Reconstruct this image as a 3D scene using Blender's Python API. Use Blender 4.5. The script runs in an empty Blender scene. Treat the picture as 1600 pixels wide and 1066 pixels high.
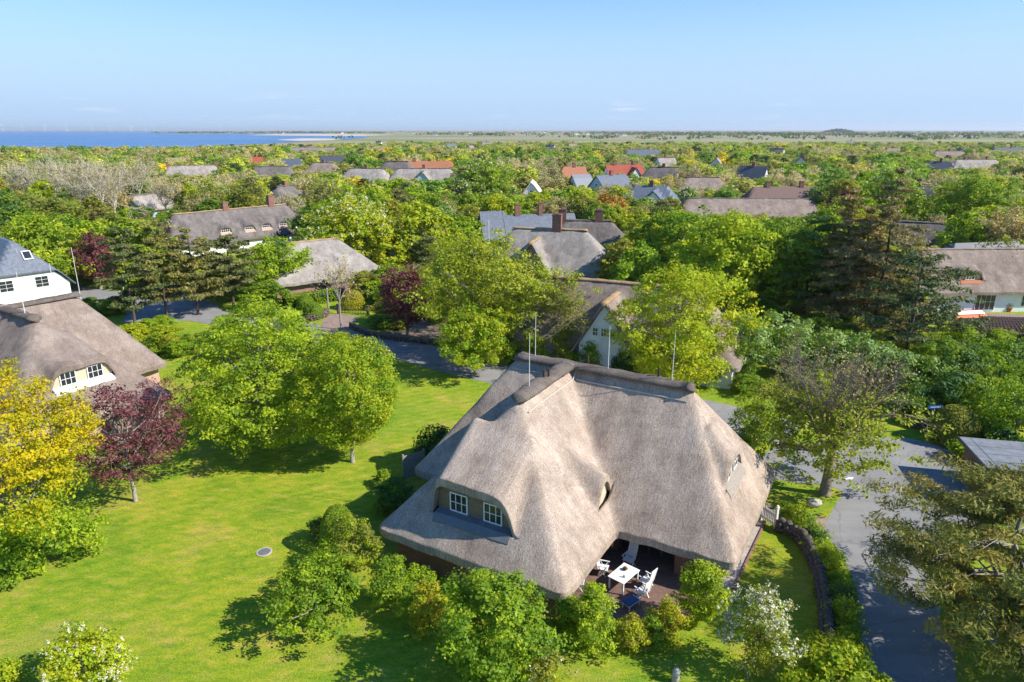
import bpy, math, random
import numpy as np

# ------------------------------------------------------------------ camera, sky, sun, exposure
S = bpy.context.scene
CAMH, FPX = 22.0, 1600 * 24.0 / 36.0
PITCH = math.atan((533 - 203) / FPX)
cam = bpy.data.cameras.new('camera')
cam.lens, cam.sensor_width, cam.clip_start, cam.clip_end = 24.0, 36.0, 0.1, 150000.0
camo = bpy.data.objects.new('camera', cam)
S.collection.objects.link(camo)
camo.location = (0, 0, CAMH)
camo.rotation_euler = (math.pi / 2 - PITCH, 0, 0)
S.camera = camo

SUN_EL = math.radians(39)
SUN_DIR = (0.962, -0.273)                      # horizontal direction towards the sun
world = bpy.data.worlds.new('World')
S.world = world
world.use_nodes = True
wn, wl = world.node_tree.nodes, world.node_tree.links
bg = wn['Background']
sky = wn.new('ShaderNodeTexSky')
sky.sky_type = 'NISHITA'
sky.sun_disc = False
sky.sun_elevation = SUN_EL
sky.sun_rotation = math.atan2(SUN_DIR[0], SUN_DIR[1])
sky.altitude = 0
sky.air_density, sky.dust_density, sky.ozone_density = 1.0, 0.0, 5.0
bg.inputs['Strength'].default_value = 0.12
# a belt of small fair-weather clouds low above the horizon, all the way round
geo = wn.new('ShaderNodeNewGeometry')
sep = wn.new('ShaderNodeSeparateXYZ')
wl.new(geo.outputs['Incoming'], sep.inputs[0])
mp = wn.new('ShaderNodeMapping')
mp.inputs['Scale'].default_value = (9, 9, 85)
wl.new(geo.outputs['Incoming'], mp.inputs[0])
ns = wn.new('ShaderNodeTexNoise')
ns.inputs['Scale'].default_value = 1.0
ns.inputs['Detail'].default_value = 6
ns.inputs['Roughness'].default_value = 0.62
wl.new(mp.outputs[0], ns.inputs['Vector'])
cr = wn.new('ShaderNodeValToRGB')
cr.color_ramp.elements[0].position, cr.color_ramp.elements[0].color = 0.58, (0, 0, 0, 1)
cr.color_ramp.elements[1].position, cr.color_ramp.elements[1].color = 0.75, (1, 1, 1, 1)
wl.new(ns.outputs['Fac'], cr.inputs[0])
band = wn.new('ShaderNodeValToRGB')            # elevation = -incoming z
e = band.color_ramp.elements
e[0].position, e[0].color = 0.012, (0, 0, 0, 1)
e[1].position, e[1].color = 0.027, (1, 1, 1, 1)
e2 = band.color_ramp.elements.new(0.048); e2.color = (0, 0, 0, 1)
neg = wn.new('ShaderNodeMath'); neg.operation = 'MULTIPLY'; neg.inputs[1].default_value = -1
wl.new(sep.outputs['Z'], neg.inputs[0]); wl.new(neg.outputs[0], band.inputs[0])
mul = wn.new('ShaderNodeMath'); mul.operation = 'MULTIPLY'
wl.new(cr.outputs[0], mul.inputs[0]); wl.new(band.outputs[0], mul.inputs[1])
m2 = wn.new('ShaderNodeMath'); m2.operation = 'MULTIPLY'; m2.inputs[1].default_value = 0.85
wl.new(mul.outputs[0], m2.inputs[0])
mix = wn.new('ShaderNodeMixRGB')
mix.inputs[2].default_value = (4.9, 5.1, 5.4, 1)
wl.new(m2.outputs[0], mix.inputs[0])
# pale sea air towards the horizon, equal on every side
hz = wn.new('ShaderNodeValToRGB')
hz.color_ramp.interpolation = 'EASE'
hz.color_ramp.elements[0].position, hz.color_ramp.elements[0].color = 0.0, (1, 1, 1, 1)
hz.color_ramp.elements[1].position, hz.color_ramp.elements[1].color = 0.26, (0, 0, 0, 1)
wl.new(neg.outputs[0], hz.inputs[0])
mh = wn.new('ShaderNodeMixRGB')
mh.inputs[2].default_value = (2.55, 3.75, 5.0, 1)
hs = wn.new('ShaderNodeHueSaturation'); hs.inputs['Saturation'].default_value = 1.2
wl.new(sky.outputs[0], hs.inputs['Color'])
wl.new(hz.outputs[0], mh.inputs[0]); wl.new(hs.outputs[0], mh.inputs[1]); tn = wn.new('ShaderNodeMixRGB'); tn.blend_type = 'MULTIPLY'; tn.inputs[0].default_value = 1.0; tn.inputs[2].default_value = (1.0, 0.965, 1.02, 1)
wl.new(mh.outputs[0], tn.inputs[1]); wl.new(tn.outputs[0], mix.inputs[1])
wl.new(mix.outputs[0], bg.inputs['Color'])

sun = bpy.data.lights.new('sun', 'SUN')
sun.energy, sun.angle, sun.color = 4.6, math.radians(0.53), (1.0, 0.94, 0.84)
suno = bpy.data.objects.new('sun', sun)
S.collection.objects.link(suno)
from mathutils import Vector, Matrix
suno.rotation_euler = Vector((SUN_DIR[0] * math.cos(SUN_EL), SUN_DIR[1] * math.cos(SUN_EL), math.sin(SUN_EL))).to_track_quat('Z', 'Y').to_euler()

S.view_settings.view_transform = 'Standard'
S.view_settings.look = 'None'
S.view_settings.exposure = 0.7
S.view_settings.gamma = 1.0
S.cycles.max_bounces = 6
S.cycles.diffuse_bounces = 3
S.cycles.glossy_bounces = 2
S.cycles.transmission_bounces = 3
S.cycles.volume_bounces = 0
S.cycles.caustics_reflective = S.cycles.caustics_refractive = False
S.cycles.use_denoising = True
try:
    S.cycles.denoiser = 'OPENIMAGEDENOISE'
    S.cycles.denoising_prefilter = 'FAST'
except Exception:
    pass
S.cycles.sample_clamp_indirect = 6.0

# ------------------------------------------------------------------ helpers
COL = S.collection
RNG = np.random.default_rng(7)
random.seed(5)
PI = math.pi
cp, sp = math.cos(PITCH), math.sin(PITCH)


def P(px, py, z=0.0):
    """point of the place seen at a pixel of the photograph, at height z"""
    a, b = (px - 800) / FPX, -(py - 533) / FPX
    t = (z - CAMH) / (-sp + b * cp)
    return Vector((a * t, (cp + b * sp) * t, z))


def proj(x, y, z):
    d = y * cp + (CAMH - z) * sp
    return 800 + FPX * x / d, 533 - FPX * (y * sp - (CAMH - z) * cp) / d


def topz(y, py):
    b = -(py - 533) / FPX
    return CAMH + y * (-sp + b * cp) / (cp + b * sp)


def link(o, parent=None):
    COL.objects.link(o)
    if parent is not None:
        o.parent = parent
    return o


def tag(o, label=None, cat=None, group=None, kind=None):
    if label: o['label'] = label
    if cat: o['category'] = cat
    if group: o['group'] = group
    if kind: o['kind'] = kind
    return o


def thing(name, label, cat, loc=(0, 0, 0), rz=0.0, group=None):
    o = bpy.data.objects.new(name, None)
    o.empty_display_size = 0.3
    o.location = loc
    o.rotation_euler = (0, 0, rz)
    link(o)
    return tag(o, label, cat, group)


def mesh_np(name, V, Q, smooth=False):
    V = np.asarray(V, dtype=np.float32); Q = np.asarray(Q, dtype=np.int32)
    n = Q.shape[1]
    me = bpy.data.meshes.new(name)
    me.vertices.add(len(V)); me.vertices.foreach_set('co', V.ravel())
    me.loops.add(Q.size); me.loops.foreach_set('vertex_index', Q.ravel())
    me.polygons.add(len(Q))
    me.polygons.foreach_set('loop_start', np.arange(0, Q.size, n, dtype=np.int32))
    me.polygons.foreach_set('loop_total', np.full(len(Q), n, dtype=np.int32))
    if smooth:
        me.polygons.foreach_set('use_smooth', np.ones(len(Q), dtype=bool))
    me.update(calc_edges=True)
    return me


class MB:
    """collects simple solids into one mesh"""
    def __init__(s): s.v, s.f, s.sm = [], [], False

    def add(s, vs, fs):
        o = len(s.v); s.v += [tuple(a) for a in vs]; s.f += [tuple(i + o for i in f) for f in fs]; return s

    def box(s, c, d, rz=0.0, rx=0.0, ry=0.0):
        M = Matrix.Translation(c) @ Matrix.Rotation(rz, 4, 'Z') @ Matrix.Rotation(ry, 4, 'Y') @ Matrix.Rotation(rx, 4, 'X')
        x, y, z = d[0] / 2, d[1] / 2, d[2] / 2
        vs = [M @ Vector(p) for p in ((-x, -y, -z), (x, -y, -z), (x, y, -z), (-x, y, -z), (-x, -y, z), (x, -y, z), (x, y, z), (-x, y, z))]
        return s.add(vs, [(3, 2, 1, 0), (4, 5, 6, 7), (0, 1, 5, 4), (1, 2, 6, 5), (2, 3, 7, 6), (3, 0, 4, 7)])

    def tube(s, pts, rs, n=6, cap=True):
        pts = [Vector(p) for p in pts]; rings = []; o = len(s.v)
        for i, p in enumerate(pts):
            d = (pts[min(i + 1, len(pts) - 1)] - pts[max(i - 1, 0)]).normalized()
            a = d.cross(Vector((0.31, 0.9, 0.2))).normalized(); b = d.cross(a)
            for k in range(n):
                t = 2 * PI * k / n
                s.v.append(tuple(p + (a * math.cos(t) + b * math.sin(t)) * rs[i]))
        for i in range(len(pts) - 1):
            for k in range(n):
                k2 = (k + 1) % n
                s.f.append((o + i * n + k, o + i * n + k2, o + (i + 1) * n + k2, o + (i + 1) * n + k))
        if cap:
            s.f.append(tuple(o + k for k in range(n))[::-1]); s.f.append(tuple(o + (len(pts) - 1) * n + k for k in range(n)))
        return s

    def prism(s, poly, z0, z1):
        n = len(poly); o = len(s.v)
        s.v += [(p[0], p[1], z0) for p in poly] + [(p[0], p[1], z1) for p in poly]
        s.f += [tuple(o + i for i in range(n))[::-1], tuple(o + n + i for i in range(n))]
        for i in range(n):
            j = (i + 1) % n; s.f.append((o + i, o + j, o + n + j, o + n + i))
        return s

    def build(s, name, mat, parent=None, smooth=False, bevel=0):
        me = bpy.data.meshes.new(name); me.from_pydata(s.v, [], s.f); me.update()
        if smooth:
            me.polygons.foreach_set('use_smooth', np.ones(len(me.polygons), dtype=bool))
        me.materials.append(M[mat] if isinstance(mat, str) else mat)
        o = bpy.data.objects.new(name, me); link(o, parent)
        if bevel:
            b = o.modifiers.new('bevel', 'BEVEL'); b.width = bevel; b.segments = 2
        return o


# ------------------------------------------------------------------ materials
M = {}


def newmat(name):
    m = bpy.data.materials.new(name); m.use_nodes = True; M[name] = m
    nt = m.node_tree
    return m, nt, nt.nodes, nt.links, nt.nodes['Principled BSDF']


def noise(N, L, vec, scale, detail=4, rough=0.55, dist=0.0):
    n = N.new('ShaderNodeTexNoise'); n.inputs['Scale'].default_value = scale
    n.inputs['Detail'].default_value = detail; n.inputs['Roughness'].default_value = rough
    n.inputs['Distortion'].default_value = dist
    L.new(vec, n.inputs['Vector']); return n.outputs['Fac']


def ramp(N, L, fac, stops):
    r = N.new('ShaderNodeValToRGB'); el = r.color_ramp.elements
    while len(el) < len(stops): el.new(0.5)
    for e_, (p, c) in zip(el, stops):
        e_.position = p; e_.color = (*c, 1) if len(c) == 3 else c
    L.new(fac, r.inputs[0]); return r.outputs[0]


def mixc(N, L, fac, a, b, mode='MIX'):
    m = N.new('ShaderNodeMixRGB'); m.blend_type = mode
    for i, x in ((0, fac), (1, a), (2, b)):
        if isinstance(x, (int, float)): m.inputs[i].default_value = x
        elif isinstance(x, tuple): m.inputs[i].default_value = (*x, 1)
        else: L.new(x, m.inputs[i])
    return m.outputs[0]


def bump(N, L, bsdf, h, strength, dist):
    b = N.new('ShaderNodeBump'); b.inputs['Strength'].default_value = strength; b.inputs['Distance'].default_value = dist
    L.new(h, b.inputs['Height']); L.new(b.outputs[0], bsdf.inputs['Normal'])


def plain(name, col, rough=0.6, var=0.15, scale=6.0, metal=0.0, bmp=0.0, spec=0.3):
    m, nt, N, L, B = newmat(name)
    tc = N.new('ShaderNodeTexCoord')
    f = noise(N, L, tc.outputs['Object'], scale, 5)
    lo = tuple(c * (1 - var) for c in col); hi = tuple(min(1, c * (1 + var)) for c in col)
    L.new(ramp(N, L, f, [(0.3, lo), (0.7, hi)]), B.inputs['Base Color'])
    B.inputs['Roughness'].default_value = rough; B.inputs['Metallic'].default_value = metal
    B.inputs['Specular IOR Level'].default_value = spec
    if bmp: bump(N, L, B, f, bmp, 0.02)
    return m


def thatch(name, dark, mid, light, speck=0.5):
    m, nt, N, L, B = newmat(name)
    tc = N.new('ShaderNodeTexCoord'); v = tc.outputs['Object']
    big = noise(N, L, v, 0.5, 5, 0.6, 0.4)
    fl = N.new('ShaderNodeAttribute'); fl.attribute_name = 'flow'             # (along the eave, down the slope)
    mpn = N.new('ShaderNodeMapping'); mpn.inputs['Scale'].default_value = (10, 3.2, 3); L.new(fl.outputs['Vector'], mpn.inputs[0])
    reed = noise(N, L, mpn.outputs[0], 1.0, 5, 0.7)
    mpw = N.new('ShaderNodeMapping'); mpw.inputs['Scale'].default_value = (1.5, 0.22, 1); L.new(fl.outputs['Vector'], mpw.inputs[0])
    run = noise(N, L, mpw.outputs[0], 1.0, 4, 0.6)                            # damp runs down the slope
    fine = noise(N, L, v, 15, 3, 0.8)
    med = noise(N, L, v, 1.8, 5, 0.65)
    c = ramp(N, L, big, [(0.36, dark), (0.5, mid), (0.62, light)])
    c = mixc(N, L, 0.4, c, ramp(N, L, med, [(0.34, dark), (0.5, mid), (0.66, light)]))
    c = mixc(N, L, 0.38, c, ramp(N, L, run, [(0.36, (0.72, 0.70, 0.70)), (0.52, (1.02, 1.02, 1.02)), (0.66, (1.15, 1.13, 1.08))]), 'MULTIPLY')
    c = mixc(N, L, speck * .65, c, ramp(N, L, reed, [(0.34, (0.52, 0.50, 0.49)), (0.5, (1.0, 1.0, 1.0)), (0.66, (1.4, 1.38, 1.34))]), 'MULTIPLY')
    c = mixc(N, L, speck, c, ramp(N, L, fine, [(0.34, (0.42, 0.41, 0.40)), (0.5, (1.0, 1.0, 1.0)), (0.66, (1.55, 1.53, 1.5))]), 'MULTIPLY')
    vo = N.new('ShaderNodeTexVoronoi'); vo.inputs['Scale'].default_value = 0.8; L.new(v, vo.inputs['Vector'])
    pt = ramp(N, L, vo.outputs['Color'], [(0.10, (0.70, 0.68, 0.68)), (0.16, (1, 1, 1))])
    c = mixc(N, L, 0.6, c, pt, 'MULTIPLY')
    L.new(c, B.inputs['Base Color'])
    B.inputs['Roughness'].default_value = 0.95; B.inputs['Specular IOR Level'].default_value = 0.1
    ad = N.new('ShaderNodeMath'); ad.operation = 'ADD'; L.new(fine, ad.inputs[0]); L.new(reed, ad.inputs[1])
    bump(N, L, B, ad.outputs[0], 0.75, 0.05)
    return m


def brick(name, c1, c2, mortar, scale=1.0, flat=False, bw=0.24, rh=0.075):
    m, nt, N, L, B = newmat(name)
    tc = N.new('ShaderNodeTexCoord'); s_ = N.new('ShaderNodeSeparateXYZ'); L.new(tc.outputs['Object'], s_.inputs[0])
    cb = N.new('ShaderNodeCombineXYZ')
    if flat:
        L.new(s_.outputs['X'], cb.inputs[0]); L.new(s_.outputs['Y'], cb.inputs[1])
    else:
        a = N.new('ShaderNodeMath'); a.operation = 'ADD'; L.new(s_.outputs['X'], a.inputs[0]); L.new(s_.outputs['Y'], a.inputs[1])
        L.new(a.outputs[0], cb.inputs[0]); L.new(s_.outputs['Z'], cb.inputs[1])
    bt = N.new('ShaderNodeTexBrick'); L.new(cb.outputs[0], bt.inputs['Vector'])
    bt.inputs['Color1'].default_value = (*c1, 1); bt.inputs['Color2'].default_value = (*c2, 1); bt.inputs['Mortar'].default_value = (*mortar, 1)
    bt.inputs['Scale'].default_value = scale; bt.inputs['Mortar Size'].default_value = 0.008
    bt.inputs['Brick Width'].default_value = bw; bt.inputs['Row Height'].default_value = rh
    f = noise(N, L, tc.outputs['Object'], 1.3, 4)
    L.new(mixc(N, L, 0.5, bt.outputs['Color'], ramp(N, L, f, [(0.3, (0.6, 0.6, 0.6)), (0.7, (1.2, 1.2, 1.2))]), 'MULTIPLY'), B.inputs['Base Color'])
    B.inputs['Roughness'].default_value = 0.85
    return m


GAIN = 1.72


def leafmat(name, a, b, c, trans=0.42, vary=0.35, tcol=None):
    """three leaf colours spread over the leaves, hue drifting a little from tree to tree"""
    m, nt, N, L, B = newmat(name)
    at = N.new('ShaderNodeAttribute'); at.attribute_name = 'leaf'
    a, b, c = (tuple(min(.85, x * GAIN) for x in q) for q in (a, b, c))
    col = ramp(N, L, at.outputs['Fac'], [(0.05, a), (0.5, b), (0.95, c)])
    oi = N.new('ShaderNodeObjectInfo')
    tint = ramp(N, L, oi.outputs['Random'], [(0.0, (1 - vary, 1 - vary * .6, 1 - vary * .3)), (0.5, (1, 1, 1)), (1.0, (1 + vary, 1 + vary * .45, 1 - vary * .2))])
    col = mixc(N, L, 1.0, col, tint, 'MULTIPLY')
    L.new(col, B.inputs['Base Color'])
    B.inputs['Roughness'].default_value = 0.55; B.inputs['Specular IOR Level'].default_value = 0.22
    tr = N.new('ShaderNodeBsdfTranslucent')
    L.new(mixc(N, L, 1.0, col, tcol or (1.25, 1.2, 0.6), 'MULTIPLY'), tr.inputs['Color'])
    mx = N.new('ShaderNodeMixShader'); mx.inputs[0].default_value = trans
    L.new(B.outputs[0], mx.inputs[1]); L.new(tr.outputs[0], mx.inputs[2])
    L.new(mx.outputs[0], N['Material Output'].inputs['Surface'])
    return m


thatch('thatch_main', (0.305, 0.235, 0.185), (0.41, 0.33, 0.265), (0.50, 0.41, 0.335), 0.54)
thatch('thatch_brown', (0.20, 0.155, 0.13), (0.27, 0.215, 0.18), (0.34, 0.28, 0.235), 0.5)
thatch('thatch_grey', (0.22, 0.195, 0.175), (0.31, 0.28, 0.25), (0.39, 0.355, 0.315), 0.5)
thatch('thatch_dark', (0.115, 0.10, 0.095), (0.165, 0.145, 0.135), (0.22, 0.20, 0.185), 0.5)
thatch('ridge_turf', (0.10, 0.08, 0.068), (0.15, 0.125, 0.105), (0.20, 0.17, 0.145), 0.7)
thatch('ridge_straw', (0.26, 0.17, 0.085), (0.36, 0.24, 0.13), (0.44, 0.31, 0.18), 0.6)
brick('brick_red', (0.20, 0.065, 0.042), (0.27, 0.10, 0.065), (0.24, 0.21, 0.18))
brick('brick_pink', (0.48, 0.27, 0.19), (0.55, 0.34, 0.25), (0.5, 0.42, 0.36))
brick('brick_rose', (0.26, 0.12, 0.10), (0.32, 0.16, 0.13), (0.3, 0.25, 0.22))
brick('paver', (0.16, 0.085, 0.065), (0.22, 0.125, 0.095), (0.13, 0.11, 0.09), 1.0, True, 0.2, 0.1)
brick('path_paver', (0.28, 0.19, 0.15), (0.36, 0.25, 0.20), (0.2, 0.17, 0.13), 1.0, True, 0.2, 0.1)
plain('white_paint', (0.80, 0.80, 0.78), 0.5, 0.06)
plain('white_wall', (0.78, 0.78, 0.76), 0.8, 0.07, 1.5)
plain('cream_wall', (0.55, 0.47, 0.33), 0.8, 0.06, 1.5)
plain('blue_shade_wall', (0.42, 0.60, 0.72), 0.8, 0.06, 1.5)  # pale blue; also carries the skylit shade of white walls in its colour
plain('slate', (0.13, 0.15, 0.185), 0.5, 0.25, 3.0, spec=0.5)
plain('slate_dark', (0.07, 0.08, 0.10), 0.5, 0.25, 3.0, spec=0.5)
plain('red_tile', (0.33, 0.075, 0.045), 0.7, 0.25, 3.0)
plain('orange_tile', (0.36, 0.145, 0.08), 0.7, 0.22, 3.0)
plain('brown_tile', (0.17, 0.11, 0.09), 0.7, 0.3, 5.0)
plain('timber', (0.22, 0.155, 0.10), 0.7, 0.2, 9.0)
plain('timber_grey', (0.30, 0.26, 0.22), 0.8, 0.2, 9.0)
plain('timber_dark', (0.06, 0.04, 0.03), 0.6, 0.2, 9.0)
plain('lead', (0.15, 0.16, 0.17), 0.5, 0.15, 4.0, spec=0.5)
plain('steel', (0.62, 0.62, 0.62), 0.4, 0.08, 4.0)
plain('dark_metal', (0.05, 0.055, 0.06), 0.45, 0.1)
plain('stone', (0.105, 0.09, 0.075), 0.9, 0.45, 3.0, bmp=0.5)
plain('boulder', (0.42, 0.38, 0.33), 0.9, 0.2, 4.0, bmp=0.4)
plain('bark_pale', (0.30, 0.27, 0.23), 0.9, 0.3, 7.0, bmp=0.6)
plain('bark_dark', (0.10, 0.075, 0.055), 0.9, 0.3, 7.0, bmp=0.6)
plain('bark_twig', (0.36, 0.315, 0.255), 0.9, 0.25, 5.0)
plain('bark_bleached', (0.52, 0.47, 0.38), 0.9, 0.2, 5.0)
plain('bark_brown', (0.24, 0.195, 0.155), 0.9, 0.25, 5.0)
plain('bark_ochre', (0.40, 0.31, 0.08), 0.9, 0.25, 5.0)
plain('blue_cloth', (0.012, 0.07, 0.20), 0.7, 0.15)
plain('blue_sign', (0.02, 0.10, 0.34), 0.4, 0.05)
plain('felt_roof', (0.19, 0.205, 0.22), 0.8, 0.25, 1.6)
plain('orange_paint', (0.72, 0.16, 0.025), 0.4, 0.06)
plain('red_paint', (0.62, 0.045, 0.03), 0.4, 0.06)
plain('car_blue', (0.03, 0.08, 0.2), 0.25, 0.05, spec=0.6)
plain('car_white', (0.75, 0.75, 0.76), 0.25, 0.03, spec=0.6)
plain('rubber', (0.02, 0.02, 0.02), 0.8, 0.1)
plain('terracotta', (0.40, 0.14, 0.07), 0.7, 0.15)
plain('parasol_cloth', (0.62, 0.60, 0.55), 0.8, 0.06)
plain('sand', (0.50, 0.44, 0.35), 0.9, 0.2, 0.004)
plain('dirt', (0.20, 0.145, 0.10), 0.9, 0.3, 2.0)
plain('yellow_plastic', (0.5, 0.4, 0.03), 0.5, 0.1)
m, nt, N, L, B = newmat('glass')
B.inputs['Base Color'].default_value = (0.03, 0.035, 0.04, 1); B.inputs['Roughness'].default_value = 0.06
B.inputs['Specular IOR Level'].default_value = 0.7
m, nt, N, L, B = newmat('sea')
tc = N.new('ShaderNodeTexCoord')
f = noise(N, L, tc.outputs['Object'], 0.0035, 5, 0.6)
L.new(ramp(N, L, f, [(0.35, (0.05, 0.145, 0.32)), (0.65, (0.10, 0.21, 0.39))]), B.inputs['Base Color'])
B.inputs['Roughness'].default_value = 0.38; B.inputs['Specular IOR Level'].default_value = 0.35
bump(N, L, B, noise(N, L, tc.outputs['Object'], 0.06, 6, 0.7), 0.6, 1.5)

m, nt, N, L, B = newmat('asphalt')
tc = N.new('ShaderNodeTexCoord'); v = tc.outputs['Object']
c = ramp(N, L, noise(N, L, v, 0.35, 6, 0.6, 0.5), [(0.3, (0.20, 0.197, 0.195)), (0.7, (0.27, 0.265, 0.26))])
c = mixc(N, L, 0.5, c, ramp(N, L, noise(N, L, v, 24, 3, 0.8), [(0.3, (0.72, 0.72, 0.72)), (0.7, (1.25, 1.25, 1.25))]), 'MULTIPLY')
mpn = N.new('ShaderNodeMapping'); mpn.inputs['Scale'].default_value = (0.18, 1.6, 1); mpn.inputs['Rotation'].default_value = (0, 0, 0.6); L.new(v, mpn.inputs[0])
c = mixc(N, L, 0.35, c, ramp(N, L, noise(N, L, mpn.outputs[0], 1.0, 4), [(0.42, (0.85, 0.85, 0.85)), (0.55, (1.08, 1.08, 1.08))]), 'MULTIPLY')
vo = N.new('ShaderNodeTexVoronoi'); vo.feature = 'DISTANCE_TO_EDGE'; vo.inputs['Scale'].default_value = 0.22
wv = N.new('ShaderNodeMixRGB'); wv.blend_type = 'ADD'; wv.inputs[0].default_value = 0.9
nz = N.new('ShaderNodeTexNoise'); nz.inputs['Scale'].default_value = 1.1; nz.inputs['Detail'].default_value = 5; L.new(v, nz.inputs['Vector'])
L.new(v, wv.inputs[1]); L.new(nz.outputs['Color'], wv.inputs[2]); L.new(wv.outputs[0], vo.inputs['Vector'])
c = mixc(N, L, 0.55, c, ramp(N, L, vo.outputs['Distance'], [(0.0, (0.55, 0.55, 0.55)), (0.012, (1, 1, 1))]), 'MULTIPLY')
vp = N.new('ShaderNodeTexVoronoi'); vp.inputs['Scale'].default_value = 0.16; L.new(v, vp.inputs['Vector'])
c = mixc(N, L, 0.5, c, ramp(N, L, vp.outputs['Color'], [(0.2, (0.82, 0.82, 0.83)), (0.3, (1, 1, 1)), (0.8, (1.08, 1.07, 1.05))]), 'MULTIPLY')
L.new(c, B.inputs['Base Color']); B.inputs['Roughness'].default_value = 0.9
bump(N, L, B, noise(N, L, v, 40, 3, 0.8), 0.4, 0.01)

m, nt, N, L, B = newmat('grass')
tc = N.new('ShaderNodeTexCoord'); v = tc.outputs['Object']
a1 = noise(N, L, v, 0.25, 7, 0.66, 0.3)
mpn = N.new('ShaderNodeMapping'); mpn.inputs['Rotation'].default_value = (0, 0, 0.75); mpn.inputs['Scale'].default_value = (0.55, 1.5, 1); L.new(v, mpn.inputs[0])
a2 = noise(N, L, mpn.outputs[0], 1.5, 7, 0.72)
c = ramp(N, L, a1, [(0.36, (0.105, 0.215, 0.014)), (0.46, (0.205, 0.305, 0.016)), (0.54, (0.285, 0.335, 0.024)), (0.63, (0.40, 0.33, 0.075))])
c = mixc(N, L, 0.55, c, ramp(N, L, a2, [(0.36, (0.105, 0.21, 0.02)), (0.47, (0.215, 0.315, 0.015)), (0.55, (0.31, 0.345, 0.028)), (0.64, (0.46, 0.37, 0.09))]))
a3 = noise(N, L, v, 0.09, 4, 0.5)
c = mixc(N, L, 0.4, c, ramp(N, L, a3, [(0.38, (0.66, 0.9, 0.9)), (0.5, (1, 1, 1)), (0.62, (1.25, 1.08, 0.9))]), 'MULTIPLY')
wv_ = N.new('ShaderNodeTexWave'); wv_.inputs['Scale'].default_value = 0.32; wv_.inputs['Distortion'].default_value = 5.0; wv_.inputs['Detail'].default_value = 3; wv_.inputs['Detail Scale'].default_value = 0.6
mpb = N.new('ShaderNodeMapping'); mpb.inputs['Rotation'].default_value = (0, 0, 1.0); L.new(v, mpb.inputs[0]); L.new(mpb.outputs[0], wv_.inputs['Vector'])
c = mixc(N, L, 0.5, c, ramp(N, L, wv_.outputs['Fac'], [(0.2, (0.84, 0.93, 0.95)), (0.8, (1.12, 1.05, 1.0))]), 'MULTIPLY')
mid_ = noise(N, L, v, 4.5, 4, 0.75)
c = mixc(N, L, 0.4, c, ramp(N, L, mid_, [(0.36, (0.6, 0.7, 0.7)), (0.5, (1, 1, 1)), (0.64, (1.3, 1.2, 1.0))]), 'MULTIPLY')
fine = noise(N, L, v, 13, 3, 0.85)
c = mixc(N, L, 0.7, c, ramp(N, L, fine, [(0.36, (0.45, 0.55, 0.5)), (0.5, (1, 1, 1)), (0.64, (1.5, 1.4, 1.3))]), 'MULTIPLY')
# marsh and meadows far beyond the village
sx = N.new('ShaderNodeSeparateXYZ'); L.new(v, sx.inputs[0])
mr = N.new('ShaderNodeMapRange'); mr.inputs['From Min'].default_value = 700; mr.inputs['From Max'].default_value = 1000
L.new(sx.outputs['Y'], mr.inputs['Value'])
mpf = N.new('ShaderNodeMapping'); mpf.inputs['Scale'].default_value = (0.0012, 0.0035, 1); L.new(v, mpf.inputs[0])
fld = ramp(N, L, noise(N, L, mpf.outputs[0], 1.0, 5, 0.6), [(0.3, (0.13, 0.17, 0.05)), (0.45, (0.24, 0.25, 0.11)), (0.58, (0.33, 0.28, 0.18)), (0.7, (0.19, 0.22, 0.07))])
c = mixc(N, L, mr.outputs[0], c, fld)
L.new(c, B.inputs['Base Color']); B.inputs['Roughness'].default_value = 0.85; B.inputs['Specular IOR Level'].default_value = 0.15
bump(N, L, B, fine, 0.9, 0.06)

leafmat('leaf_green', (0.065, 0.125, 0.010), (0.12, 0.19, 0.013), (0.19, 0.24, 0.018), vary=.25)
leafmat('leaf_fresh', (0.115, 0.19, 0.010), (0.19, 0.265, 0.012), (0.28, 0.32, 0.016), vary=.22)
leafmat('leaf_lime', (0.145, 0.195, 0.01), (0.225, 0.27, 0.012), (0.31, 0.305, 0.014), vary=.1)
leafmat('leaf_olive', (0.10, 0.125, 0.018), (0.168, 0.182, 0.024), (0.24, 0.228, 0.032), vary=.22)
leafmat('leaf_yellow', (0.19, 0.20, 0.006), (0.32, 0.275, 0.006), (0.43, 0.315, 0.008), 0.4, 0.08)
leafmat('leaf_purple', (0.045, 0.014, 0.018), (0.10, 0.034, 0.038), (0.19, 0.075, 0.07), 0.3, 0.15, (1.3, 0.6, 0.6))
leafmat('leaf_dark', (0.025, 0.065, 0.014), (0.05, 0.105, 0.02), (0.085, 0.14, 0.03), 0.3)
leafmat('leaf_silver', (0.09, 0.15, 0.03), (0.17, 0.24, 0.065), (0.29, 0.36, 0.14), 0.3, 0.15)
leafmat('leaf_pine', (0.045, 0.068, 0.02), (0.10, 0.11, 0.03), (0.18, 0.155, 0.05), 0.2)
leafmat('leaf_pine_gold', (0.058, 0.08, 0.014), (0.15, 0.145, 0.024), (0.27, 0.195, 0.045), 0.2, 0.1)
leafmat('leaf_spruce', (0.065, 0.068, 0.024), (0.16, 0.13, 0.05), (0.26, 0.19, 0.08), 0.25, .15)
leafmat('leaf_bronze', (0.16, 0.09, 0.02), (0.27, 0.15, 0.03), (0.36, 0.20, 0.04), 0.3, 0.1)
leafmat('leaf_gold', (0.13, 0.16, 0.010), (0.23, 0.22, 0.012), (0.34, 0.265, 0.016), 0.35, 0.08)
leafmat('bud_haze', (0.19, 0.165, 0.065), (0.26, 0.22, 0.09), (0.33, 0.28, 0.125), 0.3, .15)
leafmat('blossom', (0.28, 0.27, 0.17), (0.38, 0.37, 0.26), (0.46, 0.46, 0.36), 0.2, 0.05, (1, 1, 0.9))
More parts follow.
